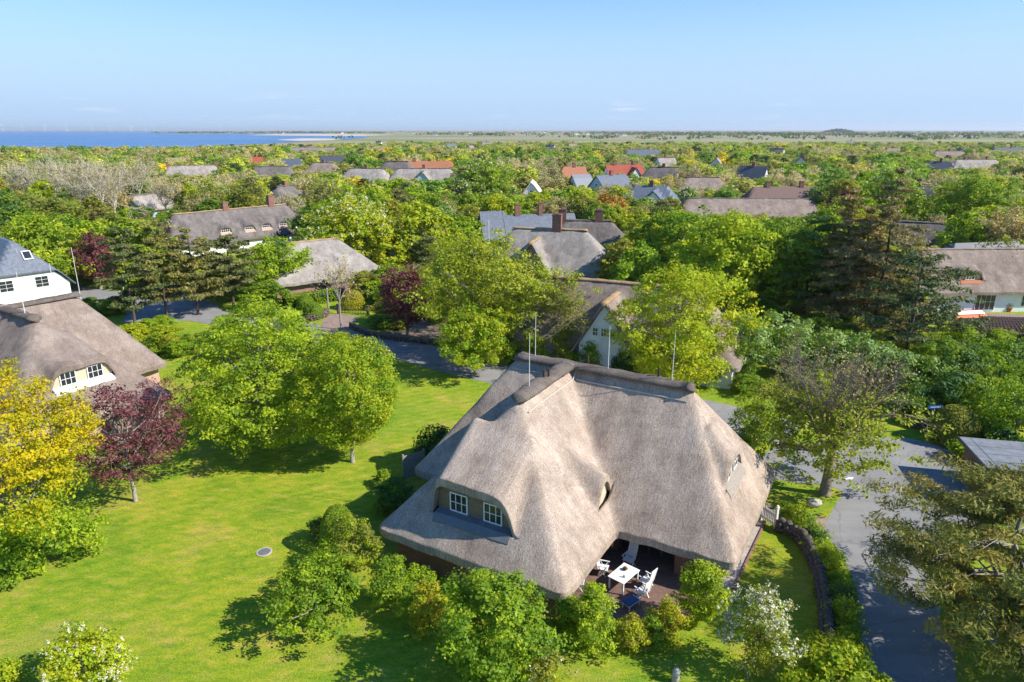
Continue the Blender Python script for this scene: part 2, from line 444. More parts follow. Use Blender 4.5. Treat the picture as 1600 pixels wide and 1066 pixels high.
for nm, ty in (('canopy', 'INSTANCER'), ('canopy_far', 'GEOMETRY')):
    m, nt, N, L, B = newmat(nm)
    at = N.new('ShaderNodeAttribute'); at.attribute_name = 'tint'; at.attribute_type = ty
    c = at.outputs['Color']
    if nm == 'canopy':
        lf = N.new('ShaderNodeAttribute'); lf.attribute_name = 'leaf'
        c = mixc(N, L, 1.0, c, ramp(N, L, lf.outputs['Fac'], [(0.1, (0.7, 0.78, 0.7)), (0.9, (1.4, 1.25, 1.2))]), 'MULTIPLY')
    L.new(c, B.inputs['Base Color']); B.inputs['Roughness'].default_value = 0.7; B.inputs['Specular IOR Level'].default_value = 0.15
    tr = N.new('ShaderNodeBsdfTranslucent'); L.new(c, tr.inputs['Color'])
    mx = N.new('ShaderNodeMixShader'); mx.inputs[0].default_value = 0.4
    L.new(B.outputs[0], mx.inputs[1]); L.new(tr.outputs[0], mx.inputs[2]); L.new(mx.outputs[0], N['Material Output'].inputs['Surface'])

# ------------------------------------------------------------------ ground, sea, roads
def sheet(name, pts, z, mat, parent=None, kind='structure'):
    mb = MB(); mb.add([(p[0], p[1], z) for p in pts], [tuple(range(len(pts)))])
    o = mb.build(name, mat, parent)
    if o.data.polygons[0].normal.z < 0:
        o.data.flip_normals()
    if kind and parent is None: o['kind'] = kind
    return o


sheet('ground', [(-60000, -300), (60000, -300), (60000, 60000), (-60000, 60000)], 0.0, 'grass')
sheet('sea', [(-30000, 500), (-1500, 600), (-560, 660), (-440, 800), (-410, 1150), (-390, 1650), (-430, 2150), (-800, 3500), (-1900, 6500), (-3300, 9000),
              (-7000, 13000), (-14000, 22000), (-58000, 40000), (-58000, 9000)], 0.30, 'sea')
sheet('open_sea', [(2500, 14500), (9000, 12500), (58000, 20000), (58000, 59000), (-9000, 59000), (-4000, 30000)], 0.30, 'sea')
for k, pts in enumerate([[P(385, 211.5), P(430, 209.5), P(520, 209.5), P(620, 211), P(560, 213), P(470, 212.5)],
                         [P(430, 219), P(475, 216.5), P(540, 217), P(520, 220), P(470, 221)],
                         [P(330, 208.3), P(420, 207.3), P(470, 207.5), P(400, 208.8)],
                         [P(245, 206.6), P(290, 206.0), P(330, 206.2), P(300, 207.0)]]):
    sheet('sandbank', pts, 0.5 + 0.05 * k, 'sand')


def ribbon(pts, w):
    """outline of a strip of width w along a polyline"""
    L_, R_ = [], []
    for i, p in enumerate(pts):
        a = pts[max(i - 1, 0)]; b = pts[min(i + 1, len(pts) - 1)]
        d = Vector((b[0] - a[0], b[1] - a[1])).normalized(); n_ = Vector((-d.y, d.x)) * w / 2
        L_.append((p[0] + n_.x, p[1] + n_.y)); R_.append((p[0] - n_.x, p[1] - n_.y))
    return L_ + R_[::-1]


def smooth_line(pts, n=6):
    pts = [Vector((p[0], p[1])) for p in pts]; out = []
    for i in range(len(pts) - 1):
        p0, p1, p2, p3 = pts[max(i - 1, 0)], pts[i], pts[i + 1], pts[min(i + 2, len(pts) - 1)]
        for k in range(n):
            t = k / n
            out.append(0.5 * ((2 * p1) + (p2 - p0) * t + (2 * p0 - 5 * p1 + 4 * p2 - p3) * t * t + (3 * p1 - p0 - 3 * p2 + p3) * t ** 3))
    out.append(pts[-1]); return out


lane_l = smooth_line([P(1352, 1120), P(1346, 1000), P(1333, 905), P(1308, 858), P(1288, 826), P(1302, 795), P(1316, 771), P(1296, 760), P(1250, 755), P(1206, 746), P(1190, 722), P(1203, 700)], 5)
lane_r = smooth_line([P(1290, 690), P(1400, 684), P(1450, 692), P(1500, 705)], 4) + smooth_line([P(1502, 742), P(1540, 780), P(1530, 850), P(1470, 950), P(1490, 1021), P(1500, 1120)], 4)
def ragged(pts, amp, seed):
    r2 = random.Random(seed); out = []
    pts = [Vector((p[0], p[1])) for p in pts]
    for a, b in zip(pts, pts[1:] + pts[:1]):
        n_ = max(1, int((b - a).length / .22)) if (b - a).length < 30 else 1
        for k_ in range(n_):
            q = a.lerp(b, k_ / n_); out.append((q.x + r2.gauss(0, amp), q.y + r2.gauss(0, amp)))
    return out


sheet('lane', ragged(list(lane_l) + list(lane_r), .035, 3), 0.008, 'asphalt')
street_line = [P(1240, 678), (13, 53.2), (3, 58.2), (-5, 63.4), (-12, 68.4), (-25, 75.5), (-40, 83), (-56, 92), (-80, 104)]
sheet('street', ribbon(smooth_line(street_line, 5), 5.4), 0.012, 'asphalt')
sheet('parking_court', [P(190, 505), P(330, 500), P(345, 478), P(300, 462), P(210, 468)], 0.016, 'asphalt')
sheet('drive', [P(500, 522), P(545, 518), P(560, 495), P(520, 490), P(505, 500)], 0.02, 'path_paver')
sheet('garden_path', [P(1180, 786), P(1225, 788), P(1293, 811), P(1285, 830), P(1245, 812), P(1180, 800)], 0.016, 'path_paver')
# arrow painted on the lane
ar = thing('road_arrow', 'small worn white arrow painted on the grey lane', 'road marking', P(1326, 748), 0.35)
mb = MB(); mb.add([(-.45, -.07, 0), (.05, -.07, 0), (.05, -.2, 0), (.45, 0, 0), (.05, .2, 0), (.05, .07, 0), (-.45, .07, 0)], [(0, 1, 2, 3, 4, 5, 6)])
mb.build('paint', 'white_paint', ar).location = (0, 0, 0.013)

# ------------------------------------------------------------------ roofs and houses
def smax(a, b, k): return .5 * (a + b + np.sqrt((a - b) ** 2 + k * k))


def wing_field(w, U, V, k):
    a, b = (U, V) if w['ax'] == 'u' else (V, U)
    t = w['s'] * np.sqrt((b - w.get('c', 0)) ** 2 + 0.01)
    if w.get('h1'): t = smax(t, w['h1'] * (a - w['r1']), k)
    if w.get('h0'): t = smax(t, w['h0'] * (w['r0'] - a), k)
    z = w['z'] - t + 0.3 * k
    bad = np.zeros_like(z, dtype=bool)
    if w.get('e1') is not None: bad |= a > w['e1'] + 1e-4
    if w.get('e0') is not None: bad |= a < w['e0'] - 1e-4
    return np.where(bad, -1000.0, z)


def make_field(wings, dormers=(), k=0.8, kv=0.5):
    def f(U, V):
        Z = None
        for w in wings:
            z = wing_field(w, U, V, k)
            if Z is None: Z = z
            else: Z = np.where((Z > -500) & (z > -500), smax(Z, z, kv), np.maximum(Z, z))
        for d in dormers:
            D, T = (d['sg'] * U, V) if d['ax'] == 'u' else (d['sg'] * V, U)
            tt = np.abs(T - d['t']) / (d['w'] / 2 * (1 - d.get('taper', 0) * np.clip((d['f'] - D) / d.get('len', 4.0), 0, 1)))
            g = d['zf'] + d['sd'] * (d['f'] - D) - d.get('drop', 1.6) * tt ** np.where(T < d['t'], d.get('pl', d.get('p', 6)), d.get('p', 6)) - d.get('tilt', 0) * (T - d['t'])
            g = np.where(tt > 1.6, -50, g) - 3.0 * np.maximum(0, d['f'] - d.get('len', 4.0) + .6 - D)
            Zd = smax(Z, g, d.get('k', 0.3)) - 0.0
            Z = np.where((D <= d['f']) & (Z > -500), np.where(g > Z - 1.2, Zd, Z), Z)
        return Z
    return f


def lines(lo, hi, res, cuts):
    xs = list(np.arange(lo, hi + res, res))
    for c in cuts:
        xs = [x for x in xs if abs(x - c) > res * 0.35] + [c - 0.001, c + 0.001]
    return np.array(sorted(xs))


def roof_mesh(name, fn, box, res, eave, dormers, clips, thick, mat, parent, seed=0, rough=0.03):
    ul = lines(box[0], box[1], res, [d['sg'] * d['f'] for d in dormers if d['ax'] == 'u'] + [c for a, c in clips if a == 'u'])
    vl = lines(box[2], box[3], res, [d['sg'] * d['f'] for d in dormers if d['ax'] == 'v'] + [c for a, c in clips if a == 'v'])
    U, V = np.meshgrid(ul, vl, indexing='ij')
    Z = fn(U, V)
    rng = np.random.default_rng(seed)
    valid = Z > -500
    inn = Z > eave
    nu, nv = U.shape
    idx = np.arange(nu * nv).reshape(nu, nv)
    q = np.stack([idx[:-1, :-1], idx[1:, :-1], idx[1:, 1:], idx[:-1, 1:]], -1).reshape(-1, 4)
    zf, vf, nf = Z.ravel(), valid.ravel(), inn.ravel()
    keep = vf[q].all(1) & nf[q].any(1)
    uf, wf = U.ravel().copy(), V.ravel().copy()
    span = np.maximum(uf[q].max(1) - uf[q].min(1), 0)
    spanv = wf[q].max(1) - wf[q].min(1)
    ju = np.maximum(abs(zf[q[:, 0]] - zf[q[:, 1]]), abs(zf[q[:, 3]] - zf[q[:, 2]]))
    jv = np.maximum(abs(zf[q[:, 0]] - zf[q[:, 3]]), abs(zf[q[:, 1]] - zf[q[:, 2]]))
    keep &= ~(((span < 0.004) & (ju > 0.12)) | ((spanv < 0.004) & (jv > 0.12)))
    q = q[keep]
    used = np.unique(q)
    low = used[~nf[used]]
    for _ in range(4):                                       # pull the outer rim onto the eave line
        e_ = 1e-3
        z0 = fn(uf[low], wf[low]); gu = (fn(uf[low] + e_, wf[low]) - z0) / e_; gv = (fn(uf[low], wf[low] + e_) - z0) / e_
        g2 = np.clip(gu ** 2 + gv ** 2, 0.3, None); ok = (z0 > -500) & (np.abs(gu) < 30) & (np.abs(gv) < 30)
        st = np.where(ok, np.clip((z0 - eave) / g2, -res, res), 0)
        uf[low] -= st * gu * ok; wf[low] -= st * gv * ok
    zf = zf.copy(); zf[low] = eave
    # slow unevenness of the straw
    zn = np.zeros_like(zf)
    for _ in range(10):
        a, b, p_ = rng.normal(0, 1.6), rng.normal(0, 1.6), rng.uniform(0, 6.3)
        zn += np.sin(a * uf + b * wf + p_)
    hf = np.sin(uf * 7.3 + 2.1 * np.sin(wf * 3.7)) * np.sin(wf * 6.1 + 1.7 * np.sin(uf * 4.9))
    zf += rough * zn / 3.2 + rough * 0.3 * hf
    mp_ = -np.ones(nu * nv, dtype=np.int64); used = np.unique(q); mp_[used] = np.arange(len(used)); q = mp_[q]
    top = np.stack([uf[used], wf[used], zf[used]], 1)
    n = len(top)
    bot = top.copy(); bot[:, 2] -= thick
    ed = np.concatenate([q[:, [0, 1]], q[:, [1, 2]], q[:, [2, 3]], q[:, [3, 0]]])
    key = np.sort(ed, 1); k1 = key[:, 0] * (n + 1) + key[:, 1]
    uq, inv, cnt = np.unique(k1, return_inverse=True, return_counts=True)
    be = ed[cnt[inv] == 1]
    side = np.stack([be[:, 1], be[:, 0], be[:, 0] + n, be[:, 1] + n], 1)
    me = mesh_np(name, np.concatenate([top, bot]), np.concatenate([q, q[:, ::-1] + n, side]))
    sm = np.zeros(len(me.polygons), dtype=bool); sm[:len(q)] = rough > 0
    me.polygons.foreach_set('use_smooth', sm)
    me.materials.append(M[mat])
    e_ = .02
    gu = np.abs(fn(top[:, 0] + e_, top[:, 1]) - fn(top[:, 0] - e_, top[:, 1])); gv = np.abs(fn(top[:, 0], top[:, 1] + e_) - fn(top[:, 0], top[:, 1] - e_))
    fl = np.stack([np.where(gu > gv, top[:, 1], top[:, 0]), top[:, 2], (gu > gv) * 37.0], 1)
    at_ = me.attributes.new('flow', 'FLOAT_VECTOR', 'POINT'); at_.data.foreach_set('vector', np.concatenate([fl, fl]).astype(np.float32).ravel())
    o = bpy.data.objects.new(name, me); link(o, parent)
    return o


def ridge_cap(parent, pts, r, mat, name='ridge_cap', trim=True):
    """rounded turf roll laid over a ridge"""
    pts = [Vector(p) for p in pts]; a, b = pts[0], pts[-1]
    d = (b - a).normalized(); L_ = (b - a).length
    side = Vector((-d.y, d.x, 0))
    V_, F_ = [], []
    ns_, na = max(4, int(L_ / 0.5)), 9
    st = [-r * .9, -r * .55, -r * .1] + [L_ * i / ns_ for i in range(ns_ + 1)] + [L_ + r * .1, L_ + r * .55, L_ + r * .9]
    rr = random.Random(int(abs(a.x * 91 + a.y * 17)))
    for i, s_ in enumerate(st):
        c = a + d * s_
        t = 1.0 if 0 <= s_ <= L_ else max(0.05, math.sqrt(max(0, 1 - ((abs(s_ - L_ / 2) - L_ / 2) / (r * .9)) ** 2)))
        t *= rr.uniform(.9, 1.1)
        for j in range(na):
            an = PI * (j / (na - 1)) * 1.16 - 0.08 * PI
            V_.append(c + side * (math.cos(an) * r * t) + Vector((0, 0, math.sin(an) * r * 0.52 * t * rr.uniform(.95, 1.05) - 0.12 - (1 - t) * .22)))
    for i in range(len(st) - 1):
        for j in range(na - 1):
            F_.append((i * na + j, (i + 1) * na + j, (i + 1) * na + j + 1, i * na + j + 1))
        F_.append((i * na, i * na + na - 1, (i + 1) * na + na - 1, (i + 1) * na))
    F_.append(tuple(range(na))); F_.append(tuple((len(st) - 1) * na + j for j in range(na))[::-1])
    mb = MB(); mb.add(V_, F_)
    o = mb.build(name, mat, parent, smooth=True)
    return o


def window(parent, c, w, h, ang, cols=2, rows=2, frame='white_paint', depth=0.08, fr=0.06, sill=None):
    """window with its outer frame and glazing bars; ang = direction the window faces (local)"""
    M_ = Matrix.Translation(c) @ Matrix.Rotation(ang + PI / 2, 4, 'Z')     # local: x right, -y out, z up
    mb = MB()

    def bx(cx, cz, dx, dz, dy=depth, cy=0):
        p = M_ @ Vector((cx, cy, cz)); mb.box(p, (dx, dy, dz), ang + PI / 2)
    bx(0, h / 2 - fr / 2, w, fr); bx(0, -h / 2 + fr / 2, w, fr)
    bx(-w / 2 + fr / 2, 0, fr, h - 2 * fr); bx(w / 2 - fr / 2, 0, fr, h - 2 * fr)
    for i in range(1, cols): bx(-w / 2 + w * i / cols, 0, fr * .6, h - 2 * fr, depth * .8)
    for i in range(1, rows): bx(0, -h / 2 + h * i / rows, w - 2 * fr, fr * .55, depth * .7)
    o = mb.build('window', frame, parent)
    g = MB(); p = M_ @ Vector((0, depth * .1, 0)); g.box(p, (w - fr * 1.2, depth * .35, h - fr * 1.2), ang + PI / 2)
    g.build('pane', 'glass', o)
    if sill:
        g = MB(); p = M_ @ Vector((0, -depth * .8, -h / 2 - .04)); g.box(p, (w + .1, depth * 2, .06), ang + PI / 2); g.build('sill', sill, o)
    return o


def chimney(parent, u, v, z0, z1, w=0.8, d=0.6, mat='brick_red', name='chimney', rz=0):
    mb = MB(); mb.box((u, v, (z0 + z1) / 2), (w, d, z1 - z0), rz)
    o = mb.build(name, mat, parent)
    mb = MB(); mb.box((u, v, z1 + .02), (w + .12, d + .12, .14), rz); mb.box((u, v, z1 + .14), (w * .6, d * .6, .12), rz)
    mb.build('cap', mat, o)
    return o


def wing_walls(parent, w, eave, mat, inset=0.6, k=0.5, name='wall'):
    """walls under one wing, with the gable or half-hip ends carried up to the roof"""
    hw = (w['z'] - eave) / w['s'] - inset
    a0 = (w['e0'] + .35) if w.get('e0') is not None else w['r0'] - (w['z'] - eave) / (w.get('h0') or 99) + inset
    a1 = (w['e1'] - .35) if w.get('e1') is not None else w['r1'] + (w['z'] - eave) / (w.get('h1') or 99) - inset
    c = w.get('c', 0); n = 11
    bs = np.linspace(c - hw, c + hw, n)
    V_, F_ = [], []
    for a in (a0, a1):
        A = np.full(n, a)
        zt = wing_field(w, A, bs, k) if w['ax'] == 'u' else wing_field(w, bs, A, k)
        zt = np.maximum(zt - 0.42, 0.8)
        for b, z in zip(bs, zt): V_.append((a, b, z))
        V_ += [(a, c - hw, 0), (a, c + hw, 0)]
    m_ = n + 2
    F_.append(tuple([n] + list(range(n)) + [n + 1])[::-1])
    F_.append(tuple([m_ + n] + list(range(m_, m_ + n)) + [m_ + n + 1]))
    F_.append((n, m_ + n, m_, 0)); F_.append((n - 1, m_ + n - 1, m_ + n + 1, n + 1))
    if w['ax'] == 'v': V_ = [(b, a, z) for a, b, z in V_]
    mb = MB(); mb.add(V_, F_)
    return mb.build(name, mat, parent), (a0, a1, hw)


def dormer_front(parent, d, fn, mat='timber', wins=2, ww=0.9, wh=0.95, apron='lead', cols=3, rows=2, back=0.28, boards=0, frame='white_paint', arch=False, open_side=0):
    """vertical front of a dormer, set back under its straw edge, with its windows and apron"""
    ang = (0 if d['sg'] > 0 else PI) if d['ax'] == 'u' else (PI / 2 if d['sg'] > 0 else -PI / 2)

    def L3(D, T, z): return (d['sg'] * D, T, z) if d['ax'] == 'u' else (T, d['sg'] * D, z)

    def zroof(D, T):
        p = L3(D, T, 0); return float(fn(np.array([p[0]]), np.array([p[1]]))[0])
    D0 = d['f'] - back
    ts = np.linspace(d['t'] - d['w'] * .52, d['t'] + d['w'] * .52, 15)
    ts = np.array([t for t in np.linspace(d['t'] - d['w'] * .6, d['t'] + d['w'] * .6, 41) if zroof(D0, t) - zroof(d['f'] + .02, t) - .9 * back > 0.3])
    zb = min(zroof(d['f'] + .02, t) for t in ts) - 0.3
    V_, F_ = [], []
    for dd in (D0, D0 - 0.12):
        for t in ts:
            V_.append(L3(dd, t, zb)); V_.append(L3(dd, t, max(zb + .02, zroof(D0, t) - 0.22)))
    n = len(ts)
    for o_ in (0, 2 * n):
        for i in range(n - 1): F_.append((o_ + 2 * i, o_ + 2 * i + 2, o_ + 2 * i + 3, o_ + 2 * i + 1))
    mb = MB(); mb.add(V_, F_)
    wall = mb.build('dormer_wall', mat, parent)
    zl = max(zroof(d['f'] + .02, d['t']) + 0.1, zb)
    zt = zroof(D0, d['t']) - 0.25
    if boards:
        for i in range(boards):
            z = zl + (zt - zl) * (i + .5) / boards
            b_ = MB(); p = L3(D0 + (.018 if i % 2 else .022), d['t'], z); ok = [t for t in ts if zroof(D0, t) - .26 > z + .06]
            if len(ok) < 2: continue
            p = L3(D0 + (.018 if i % 2 else .022), (ok[0] + ok[-1]) / 2, z); b_.box(p, (ok[-1] - ok[0], .025, (zt - zl) / boards - .012), ang + PI / 2)
            b_.build('board', mat, wall)
    for i in range(wins):
        t = d['t'] + (i - (wins - 1) / 2) * d['w'] * .84 / max(wins, 1)
        h = min(wh, zt - zl - 0.06)
        window(parent, L3(D0 + .06, t, zl + .05 + h / 2), ww, h, ang, cols, rows, frame)
    if apron:
        V_, F_ = [], []
        tt = np.linspace(ts[0] + .08, ts[-1] - .08, 9)
        for t in tt:
            for D in (D0 - .02, d['f'] + .03, d['f'] + .3):
                z = max(zroof(max(D, d['f'] + .03), t) + .07, 0) + (.12 if D < d['f'] else 0)
                V_.append(L3(D, t, z)); V_.append(L3(D, t, z - .16))
        for i in range(len(tt) - 1):
            o_ = i * 6
            for j in (0, 2): F_.append((o_ + j, o_ + j + 6, o_ + j + 8, o_ + j + 2))
            F_.append((o_ + 4, o_ + 10, o_ + 11, o_ + 5))
        F_ += [(0, 2, 3, 1), (2, 4, 5, 3)]; e_ = (len(tt) - 1) * 6; F_ += [(e_ + 2, e_, e_ + 1, e_ + 3), (e_ + 4, e_ + 2, e_ + 3, e_ + 5)]
        mb = MB(); mb.add(V_, F_); mb.build('apron', apron, parent)
    return wall


def house(name, label, loc, rot, wings, eave=2.2, dormers=(), chims=(), walls='white_wall', roof='thatch_grey', res=0.4, k=0.5, thick=0.35,
          cap='ridge_turf', capr=0.4, wins=(), group=None, dkw=None, cat='house', rough=0.03):
    h = thing(name, label, cat, (loc[0], loc[1], 0), math.radians(rot), group)
    fn = make_field(wings, dormers, k)
    lo_u = hi_u = lo_v = hi_v = 0
    clips = []
    for w in wings:
        hw = (w['z'] - eave) / w['s'] + 1.0
        a0 = w['e0'] if w.get('e0') is not None else w['r0'] - (w['z'] - eave) / (w.get('h0') or 99) - 1
        a1 = w['e1'] if w.get('e1') is not None else w['r1'] + (w['z'] - eave) / (w.get('h1') or 99) + 1
        c = w.get('c', 0)
        for key in ('e0', 'e1'):
            if w.get(key) is not None: clips.append((w['ax'], w[key]))
        if w['ax'] == 'u': lo_u, hi_u, lo_v, hi_v = min(lo_u, a0), max(hi_u, a1), min(lo_v, c - hw), max(hi_v, c + hw)
        else: lo_v, hi_v, lo_u, hi_u = min(lo_v, a0), max(hi_v, a1), min(lo_u, c - hw), max(hi_u, c + hw)
    ro = roof_mesh('roof', fn, (lo_u, hi_u, lo_v, hi_v), res, eave, dormers, clips, thick, roof, h, seed=int(abs(loc[0] * 7 + loc[1])), rough=rough)
    for i, w in enumerate(wings):
        wing_walls(h, w, eave, walls[i] if isinstance(walls, (list, tuple)) else walls, k=k)
        if cap:
            q0, q1 = w['r0'] if w.get('e0') is None or w.get('h0') else w['e0'], w['r1'] if w.get('e1') is None or w.get('h1') else w['e1']
            c = w.get('c', 0); z = w['z'] + .02
            ridge_cap(h, [(q0, c, z), (q1, c, z)] if w['ax'] == 'u' else [(c, q0, z), (c, q1, z)], capr, cap)
    for d in dormers: dormer_front(h, d, fn, **(dkw or dict(mat='white_wall', wins=1, ww=1.2, wh=.7, cols=3, rows=2, apron=None)))
    for c in chims: chimney(h, *c)
    for w in wins: window(h, *w)
    return h, fn


def W(ax, r0, r1, z, s, h0=None, h1=None, e0=None, e1=None, c=0.0):
    return dict(ax=ax, r0=r0, r1=r1, z=z, s=s, h0=h0, h1=h1, e0=e0, e1=e1, c=c)


# ---- the main house
MAIN = thing('thatched_house', 'large pale thatched house with front dormer, in the middle of the lawn', 'house', (3.6, 38.6, 0), math.radians(-30))
w1 = W('u', -3.7, 7.2, 8.5, 1.18, 1.5, 1.55)
w2 = W('v', -6.1, 0.0, 8.5, 1.18, 1.18, 1.9, c=-.2)
DM = [dict(ax='v', sg=-1, f=10.55, t=-.36, w=4.8, zf=5.28, sd=.6, drop=1.75, p=6, pl=16, k=.22, tilt=.04),
      dict(ax='u', sg=1, f=10.05, t=-.75, w=3.9, zf=5.65, sd=.85, drop=1.3, p=3.2, k=.22, len=2.1, taper=.75),
      dict(ax='u', sg=1, f=4.45, t=-5.05, w=1.85, zf=4.75, sd=.45, drop=1.35, p=2.2, k=.18, len=2.7)]
mfn = make_field([w1, w2], DM, 0.42, 0.22)
roof_mesh('roof', mfn, (-9.5, 12.8, -13.2, 7.2), 0.16, 2.05, DM, [], 0.42, 'thatch_main', MAIN, 3, 0.035)
ridge_cap(MAIN, [(-3.5, 0, 8.62), (7.0, 0, 8.62)], 0.52, 'ridge_turf')
ridge_cap(MAIN, [(-.2, -5.9, 8.66), (-.2, -.3, 8.68)], 0.55, 'ridge_turf')
# pale straw collar along the foot of each ridge roll
for a, b, ax in ((-3.7, 7.2, 'u'), (-6.2, -.2, 'v')):
    for s_ in (-1, 1):
        mb = MB()
        for q in ([(a, b)] if ax == 'v' else [(a, -.9), (.6, b)] if s_ < 0 else [(a, b)]):
            off = .62 * s_
            pts = []
            for t in np.linspace(q[0], q[1], 12):
                u, v = (t, off) if ax == 'u' else (-.2 + off, t)
                pts.append((u, v, float(mfn(np.array([u]), np.array([v]))[0]) + .05))
            mb.tube(pts, [.045] * len(pts), 5)
        mb.build('collar', 'sand', MAIN)
# brick walls, with the terrace corner recessed under the straw
mb = MB()
mb.prism([(-7.1, -4.9), (-4.9, -4.9), (-4.9, -10.9), (4.5, -10.9), (4.5, -4.4), (5.0, -4.4), (5.0, -3.9), (8.3, -3.9), (8.3, -4.8), (10.4, -4.8), (10.5, 4.7), (-7.1, 4.7)], 0, 2.55)
mb.build('wall', 'brick_red', MAIN)
mb = MB(); mb.box((6.65, -3.93, 1.15), (3.0, .05, 2.2)); gd = mb.build('patio_door', 'timber_dark', MAIN)
for i in range(4):
    mb = MB(); mb.box((5.6 + .7 * i, -3.965, 1.15), (.56, .03, 2.0)); mb.build('pane', 'glass', gd)
mb = MB(); mb.box((4.53, -7.6, 1.15), (.05, 2.4, 2.2)); gd = mb.build('patio_door', 'timber_dark', MAIN)
for i in range(3):
    mb = MB(); mb.box((4.565, -8.4 + .8 * i, 1.15), (.03, .64, 2.0)); mb.build('pane', 'glass', gd)
for u in (-3.2, -.6, 2.2): window(MAIN, (u, -10.93, 1.55), 1.3, 1.1, -PI / 2, 3, 2)
for v in (-2.5, 1.5): window(MAIN, (10.45, v, 1.4), 1.2, 1.2, 0, 3, 2)
for v in (-8.3, -6.3): window(MAIN, (-4.93, v, 1.5), 1.1, 1.1, PI, 3, 2)
dormer_front(MAIN, DM[0], mfn, 'timber', 2, 1.06, 1.05, 'lead', 3, 2, 0.42, boards=9)
dormer_front(MAIN, DM[1], mfn, 'cream_wall', 2, .85, .85, 'timber_grey', 2, 2, 0.2)
dormer_front(MAIN, DM[2], mfn, 'cream_wall', 0, back=.22, apron=None)
for u, v, h in ((-2.5, 0, 2.6), (-.2, -5.0, 2.9), (2.3, 0, 2.4), (6.1, 0, 2.6)):
    mb = MB(); mb.tube([(u, v, 8.7), (u, v, 8.9 + h)], [.026, .015], 6); mb.build('lightning_rod', 'steel', MAIN)
for u, v in ((-.2, -3.3), (-.05, -3.0), (.9, .25), (5.3, .1)):
    mb = MB(); mb.tube([(u, v, 8.8), (u, v, 9.25)], [.07, .07], 8); mb.build('vent_pipe', 'timber_dark', MAIN)

# ---- the neighbours; (ridge middle in the photograph) fixes where each stands
KEEP = []          # (x0, y0, x1, y1, distance) parts of the view that no scattered tree may hide
FOOT = [((3.6, 37), 14)]


def keep(x0, y0, x1, y1, d): KEEP.append((x0, y0, x1, y1, d))


D2 = [dict(ax='v', sg=-1, f=12.2, t=-1.2, w=4.5, zf=5.75, sd=.28, drop=1.5, p=7, k=.35, len=5.5)]
H2, f2 = house('thatched_house', 'brown thatched house with wide dormer behind the yellow maple', (-41, 54.7), 57,
               [W('u', -8, 4, 8.5, 1.15, 1.3, 1.55, c=-1.5), W('v', -6.9, 0, 8.5, 1.12, .85, 1.9, c=-1.5)], 2.2, D2, (), 'brick_pink', 'thatch_brown', 0.25, .7,
               dkw=dict(mat='cream_wall', wins=2, ww=1.1, wh=1.0, cols=3, rows=2, apron='white_wall'), capr=.5)
FOOT.append(((-40, 52), 14))
for u, v, h in ((2.5, -1.5, 2.6), (-1.5, -5.5, 3.0)):
    mb = MB(); mb.tube([(u, v, 8.6), (u, v, 8.8 + h)], [.04, .02], 6); mb.build('lightning_rod', 'steel', H2)

a = P(16, 373, 9)
SL, fs = house('slate_house', 'white house with blue slate half-hipped roof at the left edge', (a.x, a.y), -40, [W('u', -12, 0, 9, 1.15, None, 1.15, -13, 3.4)], 3.0, (), (), 'white_wall', 'slate', .5, .04,
               .18, None, wins=[((3.08, -2.2, 3.7), 1.5, 1.4, 0, 2, 3), ((3.08, 1.6, 3.7), 1.5, 1.4, 0, 2, 3)], rough=0.0)
mb = MB(); mb.box((1.9, .9, 7.0), (1.3, 1.0, .12), 0, 0, math.atan(1.15)); sk = mb.build('skylight', 'white_paint', SL)
mb = MB(); mb.box((1.95, .9, 7.04), (1.0, .75, .12), 0, 0, math.atan(1.15)); mb.build('pane', 'glass', sk)
mb = MB(); mb.box((-6, -2.6, 6.25), (1.4, 1.3, .12), 0, math.atan(1.15), 0); sk = mb.build('skylight', 'white_paint', SL)
mb = MB(); mb.tube([(1.5, 0, 5), (1.5, 0, 8.0)], [.03, .02], 5); mb.build('mast', 'steel', SL)
FOOT.append(((a.x - 4, a.y + 3), 12)); keep(0, 365, 108, 470, 80)

DL = [dict(ax='v', sg=-1, f=3.45, t=t, w=2.5, zf=4.75, sd=.5, drop=1.2, p=6, k=.2, len=2.6) for t in (-3.6, 1.2, 4.8, 8.6)]
HL, fl = house('long_thatched_house', 'long dark thatched house with four small dormers and white walls', (-54, 133.5), 50, [W('u', -11.5, 11.5, 7.5, 1.2, 1.7, 1.7)], 2.2, DL,
               [(-1.5, 0, 7, 8.7, 1.0, .8), (8.2, 0, 7, 9.3, 1.2, .9)], 'white_wall', 'thatch_dark', .35, .4,
               dkw=dict(mat='brick_pink', wins=1, ww=1.7, wh=.8, cols=4, rows=2, apron='brick_pink'), cap='ridge_straw', capr=.3,
               wins=[((t, -3.85, 1.3), 1.3, 1.3, -PI / 2, 2, 2) for t in (-8, -4, 0, 4, 8)])
FOOT.append(((-54, 133), 14)); keep(262, 315, 455, 395, 150); keep(480, 305, 650, 412, 106)

a = P(490, 375, 6.8)
HH, _ = house('thatched_house', 'grey hipped thatched house beside the blooming chestnut', (a.x, a.y), 38, [W('u', -3.4, 3.6, 6.8, .85, .95, .95)], 2.1, (), (), 'brick_rose', 'thatch_grey', .35, .6, cap='ridge_straw', capr=.3)
mb = MB(); mb.prism([(-1, -5.6), (6.5, -5.6), (6.5, -7.4), (-1, -7.4)], 0, 1.9); mb.build('porch', 'brick_rose', HH)
mb = MB(); mb.prism([(-1.4, -5.0), (6.9, -5.0), (6.9, -7.8), (-1.4, -7.8)], 1.92, 2.15); mb.build('porch_roof', 'timber_grey', HH)
FOOT.append(((a.x, a.y), 10)); keep(460, 368, 568, 462, 90)

